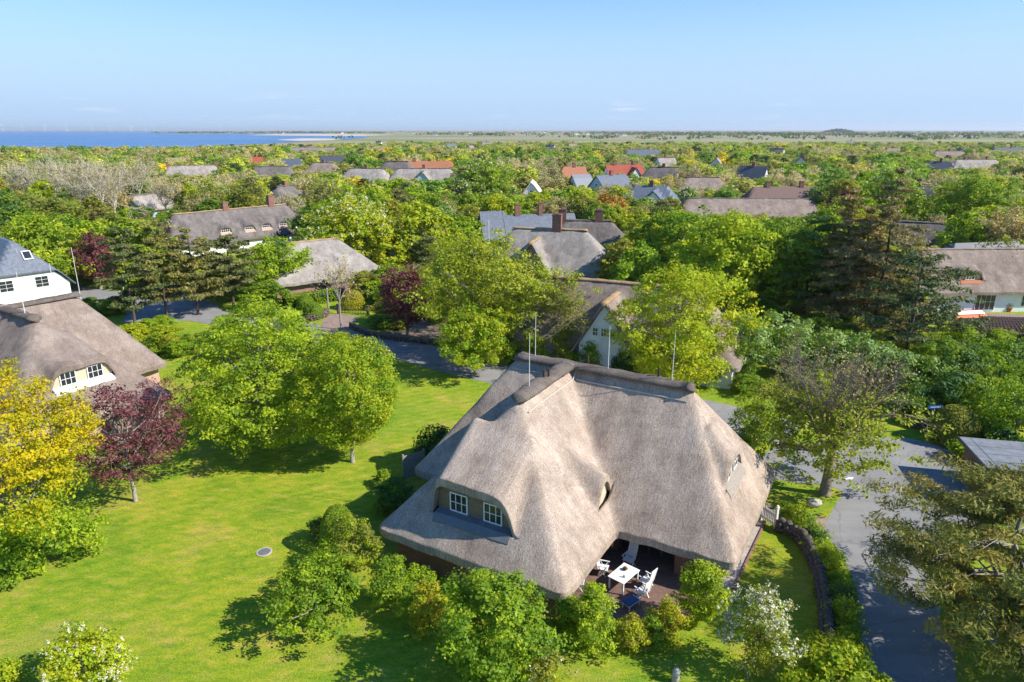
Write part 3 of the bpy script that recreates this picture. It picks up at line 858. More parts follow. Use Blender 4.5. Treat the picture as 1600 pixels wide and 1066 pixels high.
a = P(860, 357, 8.2)
HC, fc = house('thatched_house', 'pale thatched house with brick front gable and red chimney', (a.x, a.y), -15,
               [W('u', -5.5, 5.3, 8.2, 1.3, 1.3, 1.15, None, 8.2), W('v', -6.0, 0, 7.0, 1.75, None, 1.6, -5.9, None, c=-1.6)], 2.2, (), [(1.0, 0, 7.5, 10.2, 1.3, 1.0)], ['brick_pink', 'brick_rose'], 'thatch_grey', .3, .6,
               cap='ridge_straw', capr=.35, wins=[((7.9, -1.6, 4.0), .9, 1.0, 0, 2, 2), ((7.9, .6, 4.0), .9, 1.0, 0, 2, 2), ((7.9, -2.8, 1.4), 1.0, 1.3, 0, 2, 2), ((7.9, 0, 1.4), 1.0, 1.3, 0, 2, 2), ((7.9, 2.6, 1.4), 1.0, 1.3, 0, 2, 2), ((-1.6, -5.6, 2.2), 1.6, 1.2, -PI / 2, 3, 2)])
FOOT.append(((a.x, a.y), 11)); keep(785, 340, 955, 440, 92)

HB, fb = house('thatched_house', 'straw-ridged thatched house with white front gable among the maples', (10, 64.9), -23,
               [W('u', -8.4, 8.0, 8.0, 1.25, 1.3, 1.3), W('v', -5.6, 0, 7.2, 1.7, None, 1.6, -5.6, None, c=.5)], 2.2, (), (), 'white_wall', 'thatch_brown', .3, .6,
               cap='ridge_straw', capr=.35, wins=[((.5 + t, -5.32, z), .55, w_, -PI / 2, 2, 2) for t, z, w_ in ((-.8, 4.3, .8), (0, 4.3, .8), (.8, 4.3, .8), (-1.2, 1.6, 1.3), (1.2, 1.6, 1.3))])
FOOT.append(((10, 64), 11)); keep(880, 432, 990, 530, 60)

a = P(824, 331, 7)
HBl, _ = house('slate_house', 'dark slate roofed house with white gable end coloured in blue shade', (a.x, a.y), 14,  # white walls here, their blue shade put into the wall colour
               [W('u', -4, 9, 6.6, 1.1, None, None, -5, 9.5), W('u', -9, -5, 7.4, 1.25, None, None, -9.4, -4.6)], 2.4, (), [(-2.0, 0, 6, 8.4, 1.0, .7), (2.6, 0, 6, 8.6, .8, .7)], 'blue_shade_wall', 'slate', .5, .04, .18, None, rough=0,
               wins=[((-9.12, -1, 4.3), .7, 1.3, PI, 2, 3), ((-9.12, 1, 4.3), .7, 1.3, PI, 2, 3), ((3, -3.6, 2.0), 3.4, .8, -PI / 2, 4, 1)])
FOOT.append(((a.x, a.y), 11)); keep(742, 318, 900, 372, 126)
a = P(925, 344, 6.4)
HBd, _ = house('thatched_house', 'low dark thatched house with two red chimneys behind the silver shrubs', (a.x, a.y), -8, [W('u', -5, 3.4, 6.4, 1.1, 1.6, 1.1)], 2.2, (), [(-5.2, 0, 5.8, 8.2, 1.1, .8), (1.2, 0, 5.8, 8.2, 1.4, .9)], 'white_wall', 'thatch_dark', .45, .6)
FOOT.append(((a.x, a.y), 9)); keep(890, 320, 952, 372, 118)

a = P(1520, 388, 7.5)
DR = [dict(ax='v', sg=-1, f=3.3, t=-1.9, w=3.2, zf=5.25, sd=.35, drop=1.3, p=6, k=.25, len=3.0)]
HR, fr_ = house('thatched_house', 'brown thatched house with white walls and single dormer at the right edge', (a.x, a.y), 3, [W('u', -6.4, 10, 7.5, 1.12, 1.5, 1.5)], 2.7, DR, (), 'white_wall', 'thatch_brown', .3, .5,
                dkw=dict(mat='cream_wall', wins=1, ww=1.2, wh=.95, cols=3, rows=2, apron='terracotta'), cap='thatch_brown', capr=.3,
                wins=[((0.2, -3.72, 1.35), 2.6, 2.2, -PI / 2, 4, 2), ((5.6, -3.72, 1.4), 1.4, 1.4, -PI / 2, 3, 2), ((8.2, -3.72, 1.4), 1.4, 1.4, -PI / 2, 3, 2)])
FOOT.append(((a.x + 2, a.y), 12)); keep(1462, 384, 1600, 500, 80)


def village(px, py, z, rot, L_, hw, roof, walls, label, hips=(1.3, 1.3), ch=0, eave=2.3, name='thatched_house', cross=None, kp=True, ext=30, group=None):
    a = P(px, py, z)
    s_ = (z - eave) / hw
    w = W('u', -L_ / 2, L_ / 2, z, s_, hips[0], hips[1], None if hips[0] else -L_ / 2 - .4, None if hips[1] else L_ / 2 + .4)
    ws = [w]
    if cross is not None: ws.append(W('v', -hw - .3, 0, z - .8, s_ * 1.35, None, s_ * 1.5, -hw - .4, None, c=cross))
    th = roof.startswith('thatch')
    wl_ = [((t * L_ * .8, -hw + .52, 1.45), 1.3, 1.1, -PI / 2, 2, 2) for t in (-.4, 0, .4)]
    for i, e_ in enumerate(hips):
        if not e_:
            sg = -1 if i == 0 else 1
            wl_ += [((sg * (L_ / 2 + .1), 0, z * .55), 1.0, 1.2, 0 if sg > 0 else PI, 2, 2)]
    if cross is not None: wl_.append(((cross, -hw - .1, 3.6), 1.0, 1.1, -PI / 2, 2, 2))
    cs = [((i - (ch - 1) / 2) * L_ * .55, 0, z - .7, z + 1.2, 1.1, .9) for i in range(ch)]
    h, _ = house(name, label, (a.x, a.y), rot, ws, eave, (), cs, walls, roof, 1.0 if a.y > 160 else .6, .5 if th else .04, .3, ('ridge_turf' if th else None), .4, wins=wl_, rough=.04 if th else 0, group=group)
    FOOT.append(((a.x, a.y), max(L_ / 2 + 2, hw + 2)))
    if kp: keep(px - FPX * L_ * .5 / a.y, py - 3, px + FPX * L_ * .5 / a.y, py + min(ext, FPX * 3.4 / a.y), a.y + 1)
    return h


village(228, 303, 6, 75, 12, 4.0, 'thatch_grey', 'blue_shade_wall', 'narrow thatched cottage with pale end wall left of the long house', (0, 0))
village(300, 258, 8, 25, 17, 6.5, 'thatch_grey', 'white_wall', 'wide grey thatched house with three brick chimneys in the trees', ch=3)
village(400, 245, 7, 20, 7, 5, 'red_tile', 'white_wall', 'small house with bright red tiled roof near the bay', (0, 0), name='tiled_house')
village(456, 248, 7, -10, 11, 5, 'slate', 'white_wall', 'house with light blue slate roof near the bay', (1.2, 1.2), name='slate_house')
village(425, 260, 7, 5, 14, 5, 'thatch_dark', 'white_wall', 'dark thatched house below the light blue slate roof')
village(505, 254, 7.5, -8, 10, 6, 'thatch_brown', 'white_wall', 'brown thatched house with flat ridge right of the blue roof', ch=1)
village(520, 243, 8, 10, 13, 5, 'slate_dark', 'white_wall', 'dark slate house with white gable further towards the marsh', (0, 0), ch=1, name='slate_house')
village(490, 230, 8, 0, 34, 6, 'thatch_brown', 'brick_rose', 'very long brown thatched hall near the bay', ch=2)
village(445, 290, 6, 70, 7, 4, 'thatch_dark', 'brick_rose', 'small dark roofed outbuilding with red chimney behind the long house', ch=1)
village(572, 263, 8, -8, 13, 7, 'thatch_grey', 'white_wall', 'big pale hipped thatched house with one chimney', ch=1)
village(662, 263, 8, 0, 20, 6, 'thatch_grey', 'blue_shade_wall', 'pale thatched house with small blue front gable', ch=1, cross=0)
village(648, 251, 8.5, 10, 11, 5, 'orange_tile', 'white_wall', 'house with orange tiled roof left of its twin', (0, 0), ch=1, name='tiled_house')
village(683, 250, 8.5, 5, 12, 5.5, 'orange_tile', 'white_wall', 'house with orange tiled hipped roof right of its twin', (1.2, 1.2), ch=1, name='tiled_house')
village(620, 252, 9, -5, 10, 5, 'thatch_dark', 'white_wall', 'dark thatched house with white chimney left of the orange roofs', ch=1)
village(757, 283, 7.5, -12, 12, 6, 'thatch_brown', 'white_wall', 'brown thatched house with two chimneys and front gable under chestnuts', ch=2, cross=-3.5)
village(832, 281, 7.5, 85, 10, 3.8, 'white_wall', 'white_wall', 'bright white gable end standing among olive trees', (0, 0), name='white_house')
village(908, 272, 7.5, 30, 7, 4, 'slate', 'white_wall', 'small white gabled house with slate roof behind the bronze tree', (0, 0), name='slate_house')
village(955, 273, 7.5, 30, 12, 6, 'slate', 'blue_shade_wall', 'grey slate roofed house with pale blue end wall', (0, 0), ch=1, name='slate_house')
village(975, 257, 8.5, 12, 15, 6, 'red_tile', 'white_wall', 'house with bright red tiled roof and two chimneys', (0, 0), ch=2, name='tiled_house', cross=3)
village(897, 260, 8, 15, 9, 5, 'orange_tile', 'white_wall', 'orange roofed house half hidden by round trees', (1.2, 0), ch=1, name='tiled_house')
village(1018, 290, 7.2, -20, 9, 6, 'slate', 'white_wall', 'slate house with white box dormer and white chimney', (1.2, 1.2), ch=1, name='slate_house', cross=1.5)
village(1005, 234, 8, 0, 22, 7, 'slate', 'white_wall', 'broad blue grey roof in front of the marsh', (1.2, 1.2), name='slate_house')
village(1037, 261, 8, -20, 11, 6, 'thatch_dark', 'white_wall', 'dark thatched house right of the red roofed house', (1.3, 0), ch=1)
village(1098, 277, 6.5, -4, 11, 5, 'thatch_brown', 'white_wall', 'low brown thatched roof among lime trees')
village(1178, 259, 8.5, -35, 10, 5, 'slate_dark', 'white_wall', 'dark roofed house with white gable and white chimney', (0, 0), ch=1, name='slate_house')
village(1170, 310, 6.0, -2, 30, 6, 'thatch_brown', 'brick_rose', 'long low thatched barn roof left of the dark spruces')
village(1226, 291, 7.2, 2, 17, 5, 'brown_tile', 'brick_rose', 'brown tiled house with two chimneys above the long barn', (1.2, 1.2), ch=2, name='tiled_house')
village(1436, 288, 8.5, -38, 8, 5.5, 'thatch_dark', 'brick_pink', 'dark roofed brick house with white windows right of the spruces', (1.2, 1.2), ch=1)
village(1440, 347, 6.5, -30, 9, 5, 'thatch_dark', 'white_wall', 'thatched house with white end wall behind the right edge house', (1.2, 0))
village(1545, 376, 6.0, 10, 12, 4, 'slate_dark', 'white_wall', 'low dark roof behind the right edge house', (1.2, 1.2), name='slate_house')
village(1470, 252, 8, -30, 9, 6, 'slate_dark', 'white_wall', 'house with deep navy slate roof far right', (1.2, 1.2), ch=1, name='slate_house')
village(1483, 236, 8.5, 0, 18, 7, 'thatch_brown', 'brick_pink', 'wide straw coloured thatched roof far right', ch=1)
village(1525, 249, 8, 8, 22, 6, 'thatch_grey', 'white_wall', 'grey thatched house with white chimneys far right', ch=2)
village(1580, 230, 9, -5, 24, 7, 'slate_dark', 'white_wall', 'cluster house with dark roof and chimneys at far right', (1.2, 1.2), ch=3, name='slate_house')
village(1500, 232, 8, 80, 8, 5, 'thatch_brown', 'white_wall', 'small gabled house left of the dark roofed cluster', (0, 0), ch=1)
for i, (px, py) in enumerate([(592, 221), (705, 224), (735, 227), (760, 222), (860, 226), (895, 224), (1120, 246), (1330, 219), (1215, 232), (1040, 246), (1252, 244), (1395, 231)]):
    village(px, py, 8.5, (-40, 20, 70, 0)[i % 4], 10, 5, ('thatch_grey', 'slate', 'thatch_brown')[i % 3], 'white_wall', 'small distant house showing between the far tree crowns', (0, 0), ch=1, name='distant_house', group='distant houses at the edge of the wood')

# ------------------------------------------------------------------ trees
def envelope(kind):
    return {'round': lambda t: np.sqrt(np.clip(1 - (2 * t - 1) ** 2, 0.02, 1)) ** .9,
            'dome': lambda t: np.clip(1 - t ** 2.2, 0.03, 1) ** .6 * np.clip(.62 + t * 2.2, 0, 1),
            'cone': lambda t: np.clip(1.02 - t, 0.03, 1) ** .85 * np.clip(.5 + t * 4, 0, 1),
            'vase': lambda t: np.clip(.35 + 1.1 * t, 0, 1) * np.sqrt(np.clip(1.02 - t ** 4, 0.02, 1)),
            'egg': lambda t: np.sqrt(np.clip(1 - (1.75 * t - .75) ** 2, 0.02, 1)) * np.where(t < .43, .55 + 1.05 * t, 1)}[kind]


def crown_points(rng, kind, R, z0, z1, n, inner=.25, lump=.2):
    """centres of leaf clumps filling a lumpy crown"""
    en = envelope(kind)
    ts = np.linspace(0, 1, 200); wts = en(ts); wts = wts / wts.sum()
    t = rng.choice(ts, n, p=wts) + rng.uniform(-.0025, .0025, n); t = np.clip(t, 0, 1)
    th = rng.uniform(0, 2 * PI, n)
    lum = np.ones(n)
    for k_ in range(7):
        lum += lump * .55 * np.sin(rng.integers(1, 6) * th + rng.uniform(2, 9) * t + rng.uniform(0, 6.3))
    rad = np.where(rng.random(n) < inner, rng.uniform(.15, .75, n), 1 - rng.beta(1.1, 6, n))
    rad = np.where(rng.random(n) < .10, rad * rng.uniform(1.0, 1.22, n), rad)
    r = R * en(t) * np.clip(lum, .5, 1.4) * rad
    zl = (z1 - z0) * (1 + .05 * np.sin(3 * th + 1))
    return np.stack([r * np.cos(th), r * np.sin(th), z0 + t * zl], 1)


def leaf_quads(rng, C, cr, per, size, flat=.6, up=.55, wid=.62, out=.5, ctr=None, droop=0.0):
    n = len(C) * per
    ci = np.repeat(np.arange(len(C)), per)
    d = rng.normal(0, 1, (n, 3)); d /= np.linalg.norm(d, axis=1)[:, None]
    rr = rng.random(n) ** .45
    crr = (cr if np.ndim(cr) else np.full(len(C), cr))[ci]
    off = d * (rr * crr)[:, None]; off[:, 2] *= flat
    p = C[ci] + off
    if droop: p[:, 2] -= droop * (off[:, 0] ** 2 + off[:, 1] ** 2) / np.maximum(crr, .1)
    ctr = np.array([0, 0, C[:, 2].mean()]) if ctr is None else ctr
    o_ = p - ctr; o_ /= np.linalg.norm(o_, axis=1)[:, None] + 1e-6
    nn = rng.normal(0, .55, (n, 3)) + out * o_ + .35 * d; nn[:, 2] += up
    nn /= np.linalg.norm(nn, axis=1)[:, None]
    a = np.cross(nn, rng.normal(0, 1, (n, 3))); a /= np.linalg.norm(a, axis=1)[:, None] + 1e-6
    b = np.cross(nn, a)
    L_ = (size * np.clip(rng.lognormal(-.05, .34, n), .4, 1.9) / 2)[:, None]
    Wd = L_ * wid
    V_ = np.stack([p + a * L_, p + b * Wd + a * L_ * .15, p - a * L_, p - b * Wd + a * L_ * .15], 1).reshape(-1, 3)
    val = np.clip(.5 * rng.random(len(C))[ci] + .5 * rng.random(n), 0, 1)
    return V_, val


def quads_mesh(name, V_, val, mat, attr='leaf'):
    Q = np.arange(len(V_), dtype=np.int32).reshape(-1, 4)
    me = mesh_np(name, V_, Q)
    if attr == 'leaf':
        at_ = me.attributes.new('leaf', 'FLOAT', 'FACE'); at_.data.foreach_set('value', val.astype(np.float32))
    else:
        at_ = me.attributes.new(attr, 'FLOAT_COLOR', 'FACE'); at_.data.foreach_set('color', val.astype(np.float32).ravel())
    for m_ in (mat if isinstance(mat, (list, tuple)) else [mat]): me.materials.append(M[m_])
    return me


def limbs(rng, mb, C, base, ztrunk, r0, count, bend=.25, n=5, zlo=.35):
    """curved limbs running from the trunk out to some of the clumps"""
    sel = rng.choice(len(C), min(count, len(C)), replace=False)
    for i in sel:
        c = Vector(C[i]); z = ztrunk * rng.uniform(zlo, 1.0)
        z = min(z, c.z * .85)
        p0 = Vector((base[0], base[1], z)); mid = p0.lerp(c, .5) + Vector((rng.normal(0, bend), rng.normal(0, bend), rng.uniform(-.1, .35) * bend * 2))
        q1 = p0.lerp(mid, .5) + Vector((0, 0, -.1))
        mb.tube([p0, q1, mid, c], [r0 * .42, r0 * .3, r0 * .2, r0 * .06], n, False)


def trunk_mb(rng, h, r, lean=(0, 0), n=8):
    mb = MB(); pts, rs = [], []
    for i in range(7):
        t = i / 6
        pts.append((lean[0] * t * h + rng.normal(0, r * .25) * (i > 0), lean[1] * t * h + rng.normal(0, r * .25) * (i > 0), t * h))
        rs.append(r * (1.45 if i == 0 else 1.0) * (1 - .72 * t))
    pts.insert(1, (0, 0, .25 * r * 2)); rs.insert(1, r * 1.08)
    pts[0] = (0, 0, -.05)
    mb.tube(pts, rs, n); return mb


def twigs(rng, mb, p, d, L_, r, depth, kids=3, spread=.55, up=.12, tips=None, minr=.006):
    """recursive bare branching"""
    p = Vector(p); d = Vector(d).normalized(); pts, rs = [p], [r]
    seg = 3
    for i in range(seg):
        d = (d + Vector(rng.normal(0, .13, 3)) + Vector((0, 0, up * .4))).normalized()
        p = p + d * (L_ / seg); pts.append(p); rs.append(max(minr, r * (1 - .5 * (i + 1) / seg)))
    mb.tube(pts, rs, 5 if depth > 2 else 3, False)
    if depth == 0:
        if tips is not None: tips.append(tuple(p))
        return
    for k_ in range(kids + (rng.random() < .35)):
        t = rng.uniform(.35, 1.0) if k_ else 1.0
        q = pts[min(seg, int(t * seg + .3))]
        nd = (d + Vector(rng.normal(0, spread, 3)) + Vector((0, 0, up))).normalized()
        twigs(rng, mb, q, nd, L_ * rng.uniform(.6, .82), max(minr, r * (.5 if k_ else .58)), depth - 1, kids, spread, up, tips, minr)


def crown_obj(me, parent, name='crown'):
    o = bpy.data.objects.new(name, me); link(o, parent); return o


PLANTED = []
ALT = {'leaf_fresh': 'leaf_green', 'leaf_green': 'leaf_fresh', 'leaf_lime': 'leaf_fresh', 'leaf_olive': 'leaf_lime', 'leaf_dark': 'leaf_green', 'leaf_gold': 'leaf_lime', 'leaf_silver': 'leaf_green'}


def broadleaf(name, label, cat, base, h, R, leaf='leaf_green', z0=None, kind='round', clumps=300, per=70, size=.2, cr=.75, seed=1, bark='bark_pale', limb=26, tr=None,
              inner=.25, lump=.2, flat=.6, group=None, lean=(0, 0), crown_shift=(0, 0), wid=.62, up=.55, extra=None, droop=0.0, trunk=True, out=.5):
    rng = np.random.default_rng(seed)
    t = thing(name, label, cat, (base[0], base[1], 0), 0, group)
    z0 = h * .2 if z0 is None else z0
    C = crown_points(rng, kind, R - cr * .55, z0 + cr * .3, h - cr * .35, clumps, inner, lump)
    C[:, 0] += crown_shift[0] + lean[0] * C[:, 2]; C[:, 1] += crown_shift[1] + lean[1] * C[:, 2]
    V_, val = leaf_quads(rng, C, cr * rng.uniform(.7, 1.25, clumps), per, size, flat, up, wid, out, droop=droop)
    if callable(leaf):                                        # leaves of two colours by height
        names, pick = leaf(rng, V_.reshape(-1, 4, 3).mean(1))
        me = quads_mesh('crown', V_, val, names); me.polygons.foreach_set('material_index', pick.astype(np.int32))
    elif leaf in ALT:                                          # boughs of a second tone
        me = quads_mesh('crown', V_, val, [leaf, ALT[leaf]]); me.polygons.foreach_set('material_index', np.repeat((rng.random(clumps) < .34).astype(np.int32), per))
    else:
        me = quads_mesh('crown', V_, val, leaf)
    co = crown_obj(me, t)
    if extra:                                                  # blossom on the outer leaves
        mat, cnt, sz, rad = extra
        V2 = V_.reshape(-1, 4, 3).mean(1); cc = np.array([crown_shift[0], crown_shift[1], (z0 + h) * .45])
        dist = np.linalg.norm((V2 - cc) / np.array([R, R, (h - z0) * .55]), axis=1) + .35 * (V2[:, 2] - cc[2]) / h
        order = np.argsort(-dist + rng.normal(0, .16, len(dist)))[:max(cnt * 2, len(dist) // 3)]
        B_ = V2[rng.choice(order, cnt, replace=False)]; B_ = B_ + (B_ - cc) * .03
        V3, v3 = leaf_quads(rng, B_, rad, 6, sz, 1.3, .4, .9, .3)
        crown_obj(quads_mesh('blossoms', V3, v3, mat), t, 'blossoms')['kind'] = 'stuff'
    if trunk:
        r = tr or max(.06, h * .022)
        mb = trunk_mb(rng, h * .72, r, lean)
        limbs(rng, mb, C, (crown_shift[0] * .3, crown_shift[1] * .3), h * .62, r, limb)
        mb.build('trunk', bark, t, smooth=True)
    PLANTED.append((base[0], base[1], R))
    return t


def conifer(name, label, base, h, R, leaf='leaf_pine', seed=1, z0=1.5, tiers=14, per_tier=7, style='pine', size=.32, bark='bark_dark', group=None, tr=None, per=60, lean=(0, 0), cr=.8, wid=.34):
    rng = np.random.default_rng(seed)
    t = thing(name, label, 'tree', (base[0], base[1], 0), 0, group)
    r = tr or h * .02
    mb = trunk_mb(rng, h * .96, r, lean)
    C, rad = [], []
    for i in range(tiers):
        f_ = i / (tiers - 1); z = z0 + (h - z0) * f_ ** .95
        if style == 'spruce': rr = R * (1.0 - f_) ** .8 + .25
        else: rr = R * (np.sqrt(max(.05, 1 - (1.5 * f_ - .45) ** 2)) if f_ < .97 else .35)
        m_ = max(3, int(per_tier * (1.1 - .6 * f_)))
        for k_ in range(m_):
            th = rng.uniform(0, 2 * PI); rk = rr * rng.uniform(.7, 1.12)
            dz = (-.18 if style == 'spruce' else .10) * rk
            ox, oy = lean[0] * z, lean[1] * z
            tip = Vector((ox + rk * math.cos(th), oy + rk * math.sin(th), z + dz + rng.normal(0, .15)))
            p0 = Vector((ox, oy, z - .25))
            mb.tube([p0, p0.lerp(tip, .5) + Vector((0, 0, .12)), tip], [r * .35 * (1.15 - f_), r * .2 * (1.15 - f_), .012], 4, False)
            for s_ in np.linspace(.38, 1.0, 4 if rk > 1.2 else 2):
                q = p0.lerp(tip, s_); C.append((q.x + rng.normal(0, .18 * rk * .5), q.y + rng.normal(0, .18 * rk * .5), q.z + .08)); rad.append(cr * (.55 + .5 * s_) * (.6 + .4 * min(1, rk / 2)))
    C = np.array(C); rad = np.array(rad)
    V_, val = leaf_quads(rng, C, rad, per, size, .34, .35, wid, .55)
    me = quads_mesh('crown', V_, val, leaf); crown_obj(me, t)
    mb.build('trunk', bark, t, smooth=True)
    PLANTED.append((base[0], base[1], R * .8))
    return t


def bare_tree(name, label, base, h, seed=1, leaf='bud_haze', bark='bark_twig', depth=4, kids=3, nleaf=6, size=.16, spread=.5, tr=None, first=.3, group=None, r_=None, cr=.35, minr=.008):
    rng = np.random.default_rng(seed)
    t = thing(name, label, 'tree', (base[0], base[1], 0), 0, group)
    mb = MB(); tips = []
    r = tr or h * .018
    zt = h * first
    mb.tube([(0, 0, -.05), (0, 0, .3), (rng.normal(0, .05), rng.normal(0, .05), zt)], [r * 1.4, r, r * .8], 8, False)
    for k_ in range(6):
        a = 2 * PI * k_ / 6 + rng.normal(0, .3)
        s_ = .12 if k_ == 0 else rng.uniform(.35, .85)
        twigs(rng, mb, (0, 0, zt * rng.uniform(.8, 1.0)), (s_ * math.cos(a), s_ * math.sin(a), 1), h * .27, r * .6, depth, kids, spread, .12, tips, minr)
    # scale to the wanted height
    V_ = np.array(mb.v); k_ = h / V_[:, 2].max(); V_ *= k_; mb.v = [tuple(p) for p in V_]
    mb.build('trunk', bark, t, smooth=True)
    C = np.array(tips) * k_
    if nleaf:
        V2, val = leaf_quads(rng, C, cr, nleaf, size, .8, .4, .6, .3)
        crown_obj(quads_mesh('crown', V2, val, leaf), t)
    PLANTED.append((base[0], base[1], h * .3))
    return t


def at_px(bx, by, top):                                       # foot and height of a tree seen from foot pixel to top row
    p = P(bx, by); return (p.x, p.y), topz(p.y, top)


# ---- the garden trees
b, h = at_px(428, 693, 463)
broadleaf('beech_tree', 'large spreading fresh green beech on the lawn left of the thatched house', 'tree', b, h, 6.2, lambda r, c: (['leaf_fresh', 'leaf_green'], np.repeat(r.random(620) < .3, 92)), 1.2, 'dome', 620, 92, .17, .76, 11, 'bark_pale', 40, .28, droop=.25, flat=.42, lump=.16)
b, h = at_px(551, 722, 523)
broadleaf('lime_tree', 'dense yellowish green lime tree with pale short trunk at the lawn edge', 'tree', b, h, 3.75, 'leaf_lime', 1.5, 'egg', 480, 95, .14, .54, 12, 'bark_pale', 20, .16, flat=.8, lump=.10)
b, h = at_px(212, 783, 594)
broadleaf('copper_beech', 'purple copper beech with pale trunk on the left lawn', 'tree', b, h, 3.9, 'leaf_purple', 1.9, 'round', 210, 58, .14, .62, 19, 'bark_pale', 45, .13, flat=.38, lump=.15, droop=.2)


def two_tone(rng, c):
    return ['leaf_fresh', 'leaf_yellow'], ((c[:, 2] + .45 * c[:, 0] + rng.normal(0, 1.0, len(c))) > 5.6)


b, h = at_px(45, 885, 572)
broadleaf('maple_tree', 'golden yellow maple with green lower boughs at the left edge', 'tree', b, h, 4.2, two_tone, 2.2, 'round', 420, 110, .14, .62, 14, 'bark_pale', 40, .2, lump=.22)
for px, py, tp, R, mt, sd, lb in ((112, 868, 775, 2.2, 'leaf_fresh', 15, 'light green shrub below the golden maple'), (15, 905, 830, 1.6, 'leaf_green', 16, 'small dark green shrub at the left edge under the maple')):
    b, h = at_px(px, py, tp)
    broadleaf('shrub', lb, 'shrub', b, max(1.2, h), R, mt, .15, 'dome', 90, 60, .16, .5, sd, limb=8, tr=.05)
b = P(133, 1062)
broadleaf('flowering_shrub', 'yellow green shrub with white blossom in the bottom left corner', 'shrub', b, topz(b.y, 980), 1.75, 'leaf_lime', .1, 'dome', 130, 60, .12, .38, 17, limb=10, tr=.05, extra=('blossom', 220, .08, .09))
b = P(5, 1075)
broadleaf('shrub', 'yellow shrub cut off by the bottom left corner', 'shrub', b, 1.3, .9, 'leaf_lime', .1, 'dome', 50, 50, .12, .35, 18, limb=5, tr=.04)

# maples behind the ridge
broadleaf('maple_tree', 'wide golden green maple left of the white gable behind the house', 'tree', (-2.9, 66.5), 12.4, 6.2, lambda r, c: (['leaf_lime', 'leaf_olive'], r.random(len(c)) > .62), 1.8, 'round', 520, 62, .23, .85, 21, 'bark_pale', 40, .2, lump=.26, inner=.2)
broadleaf('maple_tree', 'thin olive maple in front of the brick gabled thatch', 'tree', (3.6, 64.6), 9.6, 4.3, 'leaf_olive', 2.0, 'round', 190, 48, .2, .75, 23, 'bark_twig', 44, .14, lump=.3)
b = P(742, 588)
broadleaf('maple_tree', 'low bright yellow green maple by the shaded street', 'tree', b, 6.8, 3.3, 'leaf_lime', .9, 'round', 210, 70, .2, .62, 22, 'bark_pale', 20, .12, lump=.22)
broadleaf('lime_tree', 'young yellow topped tree behind the wide maple', 'tree', (-6.0, 76), 11.0, 3.2, 'leaf_lime', 3, 'egg', 150, 60, .24, .75, 24, 'bark_pale', 14, .13)
b = P(880, 568)
bare_tree('bare_tree', 'thinly leafed grey tree just behind the ridge', b, topz(b.y, 430), 25, 'leaf_olive', 'bark_twig', 4, 3, 5, .17, .55, .14, .3, cr=.3)
b, h = at_px(1052, 622, 414)
broadleaf('maple_tree', 'tall yellow green maple right of the ridge poles', 'tree', b, h, 5.7, 'leaf_lime', 1.2, 'egg', 540, 60, .21, .72, 26, 'bark_pale', 34, .2, lump=.2)
for i, (x, y, h, R, lf) in enumerate(((-.4, 63.8, 3.6, 1.7, 'leaf_green'), (2.2, 62.8, 3.4, 1.6, 'leaf_fresh'), (4.9, 61.8, 4.2, 1.7, 'leaf_olive'), (7.4, 60.6, 3.6, 1.6, 'leaf_green'), (10.2, 59.2, 3.0, 1.4, 'leaf_dark'), (13.0, 58.2, 3.4, 1.6, 'leaf_green'), (17.4, 57.4, 4.0, 1.9, 'leaf_fresh'))):
    broadleaf('garden_bush', ('first', 'second', 'third', 'fourth', 'fifth', 'sixth', 'seventh')[i] + ' bush from the left before the wall of the white gabled house', 'shrub', (x, y), h, R, lf, .2, 'dome', 80, 50, .18, .55, 640 + i, limb=8, tr=.06, lump=.3, group='bushes before the white gabled house')
b = P(1180, 690)
broadleaf('shrub', 'dark green shrub at the house corner by the lane', 'shrub', b, 3.6, 2.1, 'leaf_green', .2, 'egg', 110, 60, .16, .55, 27, limb=10, tr=.07)

# sycamore with a bare crown on the lane island
b, h = at_px(1288, 772, 517)
rng = np.random.default_rng(31)
SY = thing('sycamore_tree', 'half leafed sycamore with bare twiggy top on the lane island', 'tree', (b[0], b[1], 0))
mb = MB(); tips = []
mb.tube([(0, 0, -.05), (0, 0, .25), (.03, 0, 1.0), (.1, .05, 2.6)], [.42, .33, .27, .24], 10, False)
for k in range(9):
    a = 2 * PI * k / 9 + rng.normal(0, .25); s_ = .15 if k < 2 else rng.uniform(.5, 1.05)
    twigs(rng, mb, (.08, .04, rng.uniform(2.0, 2.7)), (s_ * math.cos(a), s_ * math.sin(a), 1), 2.35, .12, 4, 3, .42, .10, tips, .009)
V_ = np.array(mb.v); kz = h / V_[:, 2].max(); V_[:, 2] *= kz; rx = 3.95 / np.percentile(np.abs(V_[:, 0]), 99.5); V_[:, :2] *= np.where(V_[:, 2] > 2, rx, 1)[:, None] * .5 + .5 * np.where(V_[:, 2] > 2, rx, 1)[:, None]
mb.v = [tuple(p) for p in V_]; mb.build('trunk', 'bark_brown', SY, smooth=True)
T_ = np.array(tips); T_[:, 2] *= kz; T_[:, :2] *= rx
low = T_[(T_[:, 2] + rng.normal(0, .7, len(T_))) < h * .56]
en = crown_points(rng, 'dome', 3.95, 1.9, h * .62, 230, .15, .25)
V2, val = leaf_quads(rng, np.concatenate([low[rng.choice(len(low), min(len(low), 260), replace=False)], en]), .5, 30, .17, .5, .5, .7, .4)
me = quads_mesh('crown', V2, val, ['leaf_olive', 'leaf_lime']); me.polygons.foreach_set('material_index', (rng.random(len(val)) > .55).astype(np.int32)); crown_obj(me, SY)
V2, val = leaf_quads(rng, T_, .22, 3, .10, .8, .4, .6, .3)
crown_obj(quads_mesh('buds', V2, val, 'bud_haze'), SY, 'buds')['kind'] = 'stuff'
PLANTED.append((b[0], b[1], 4))

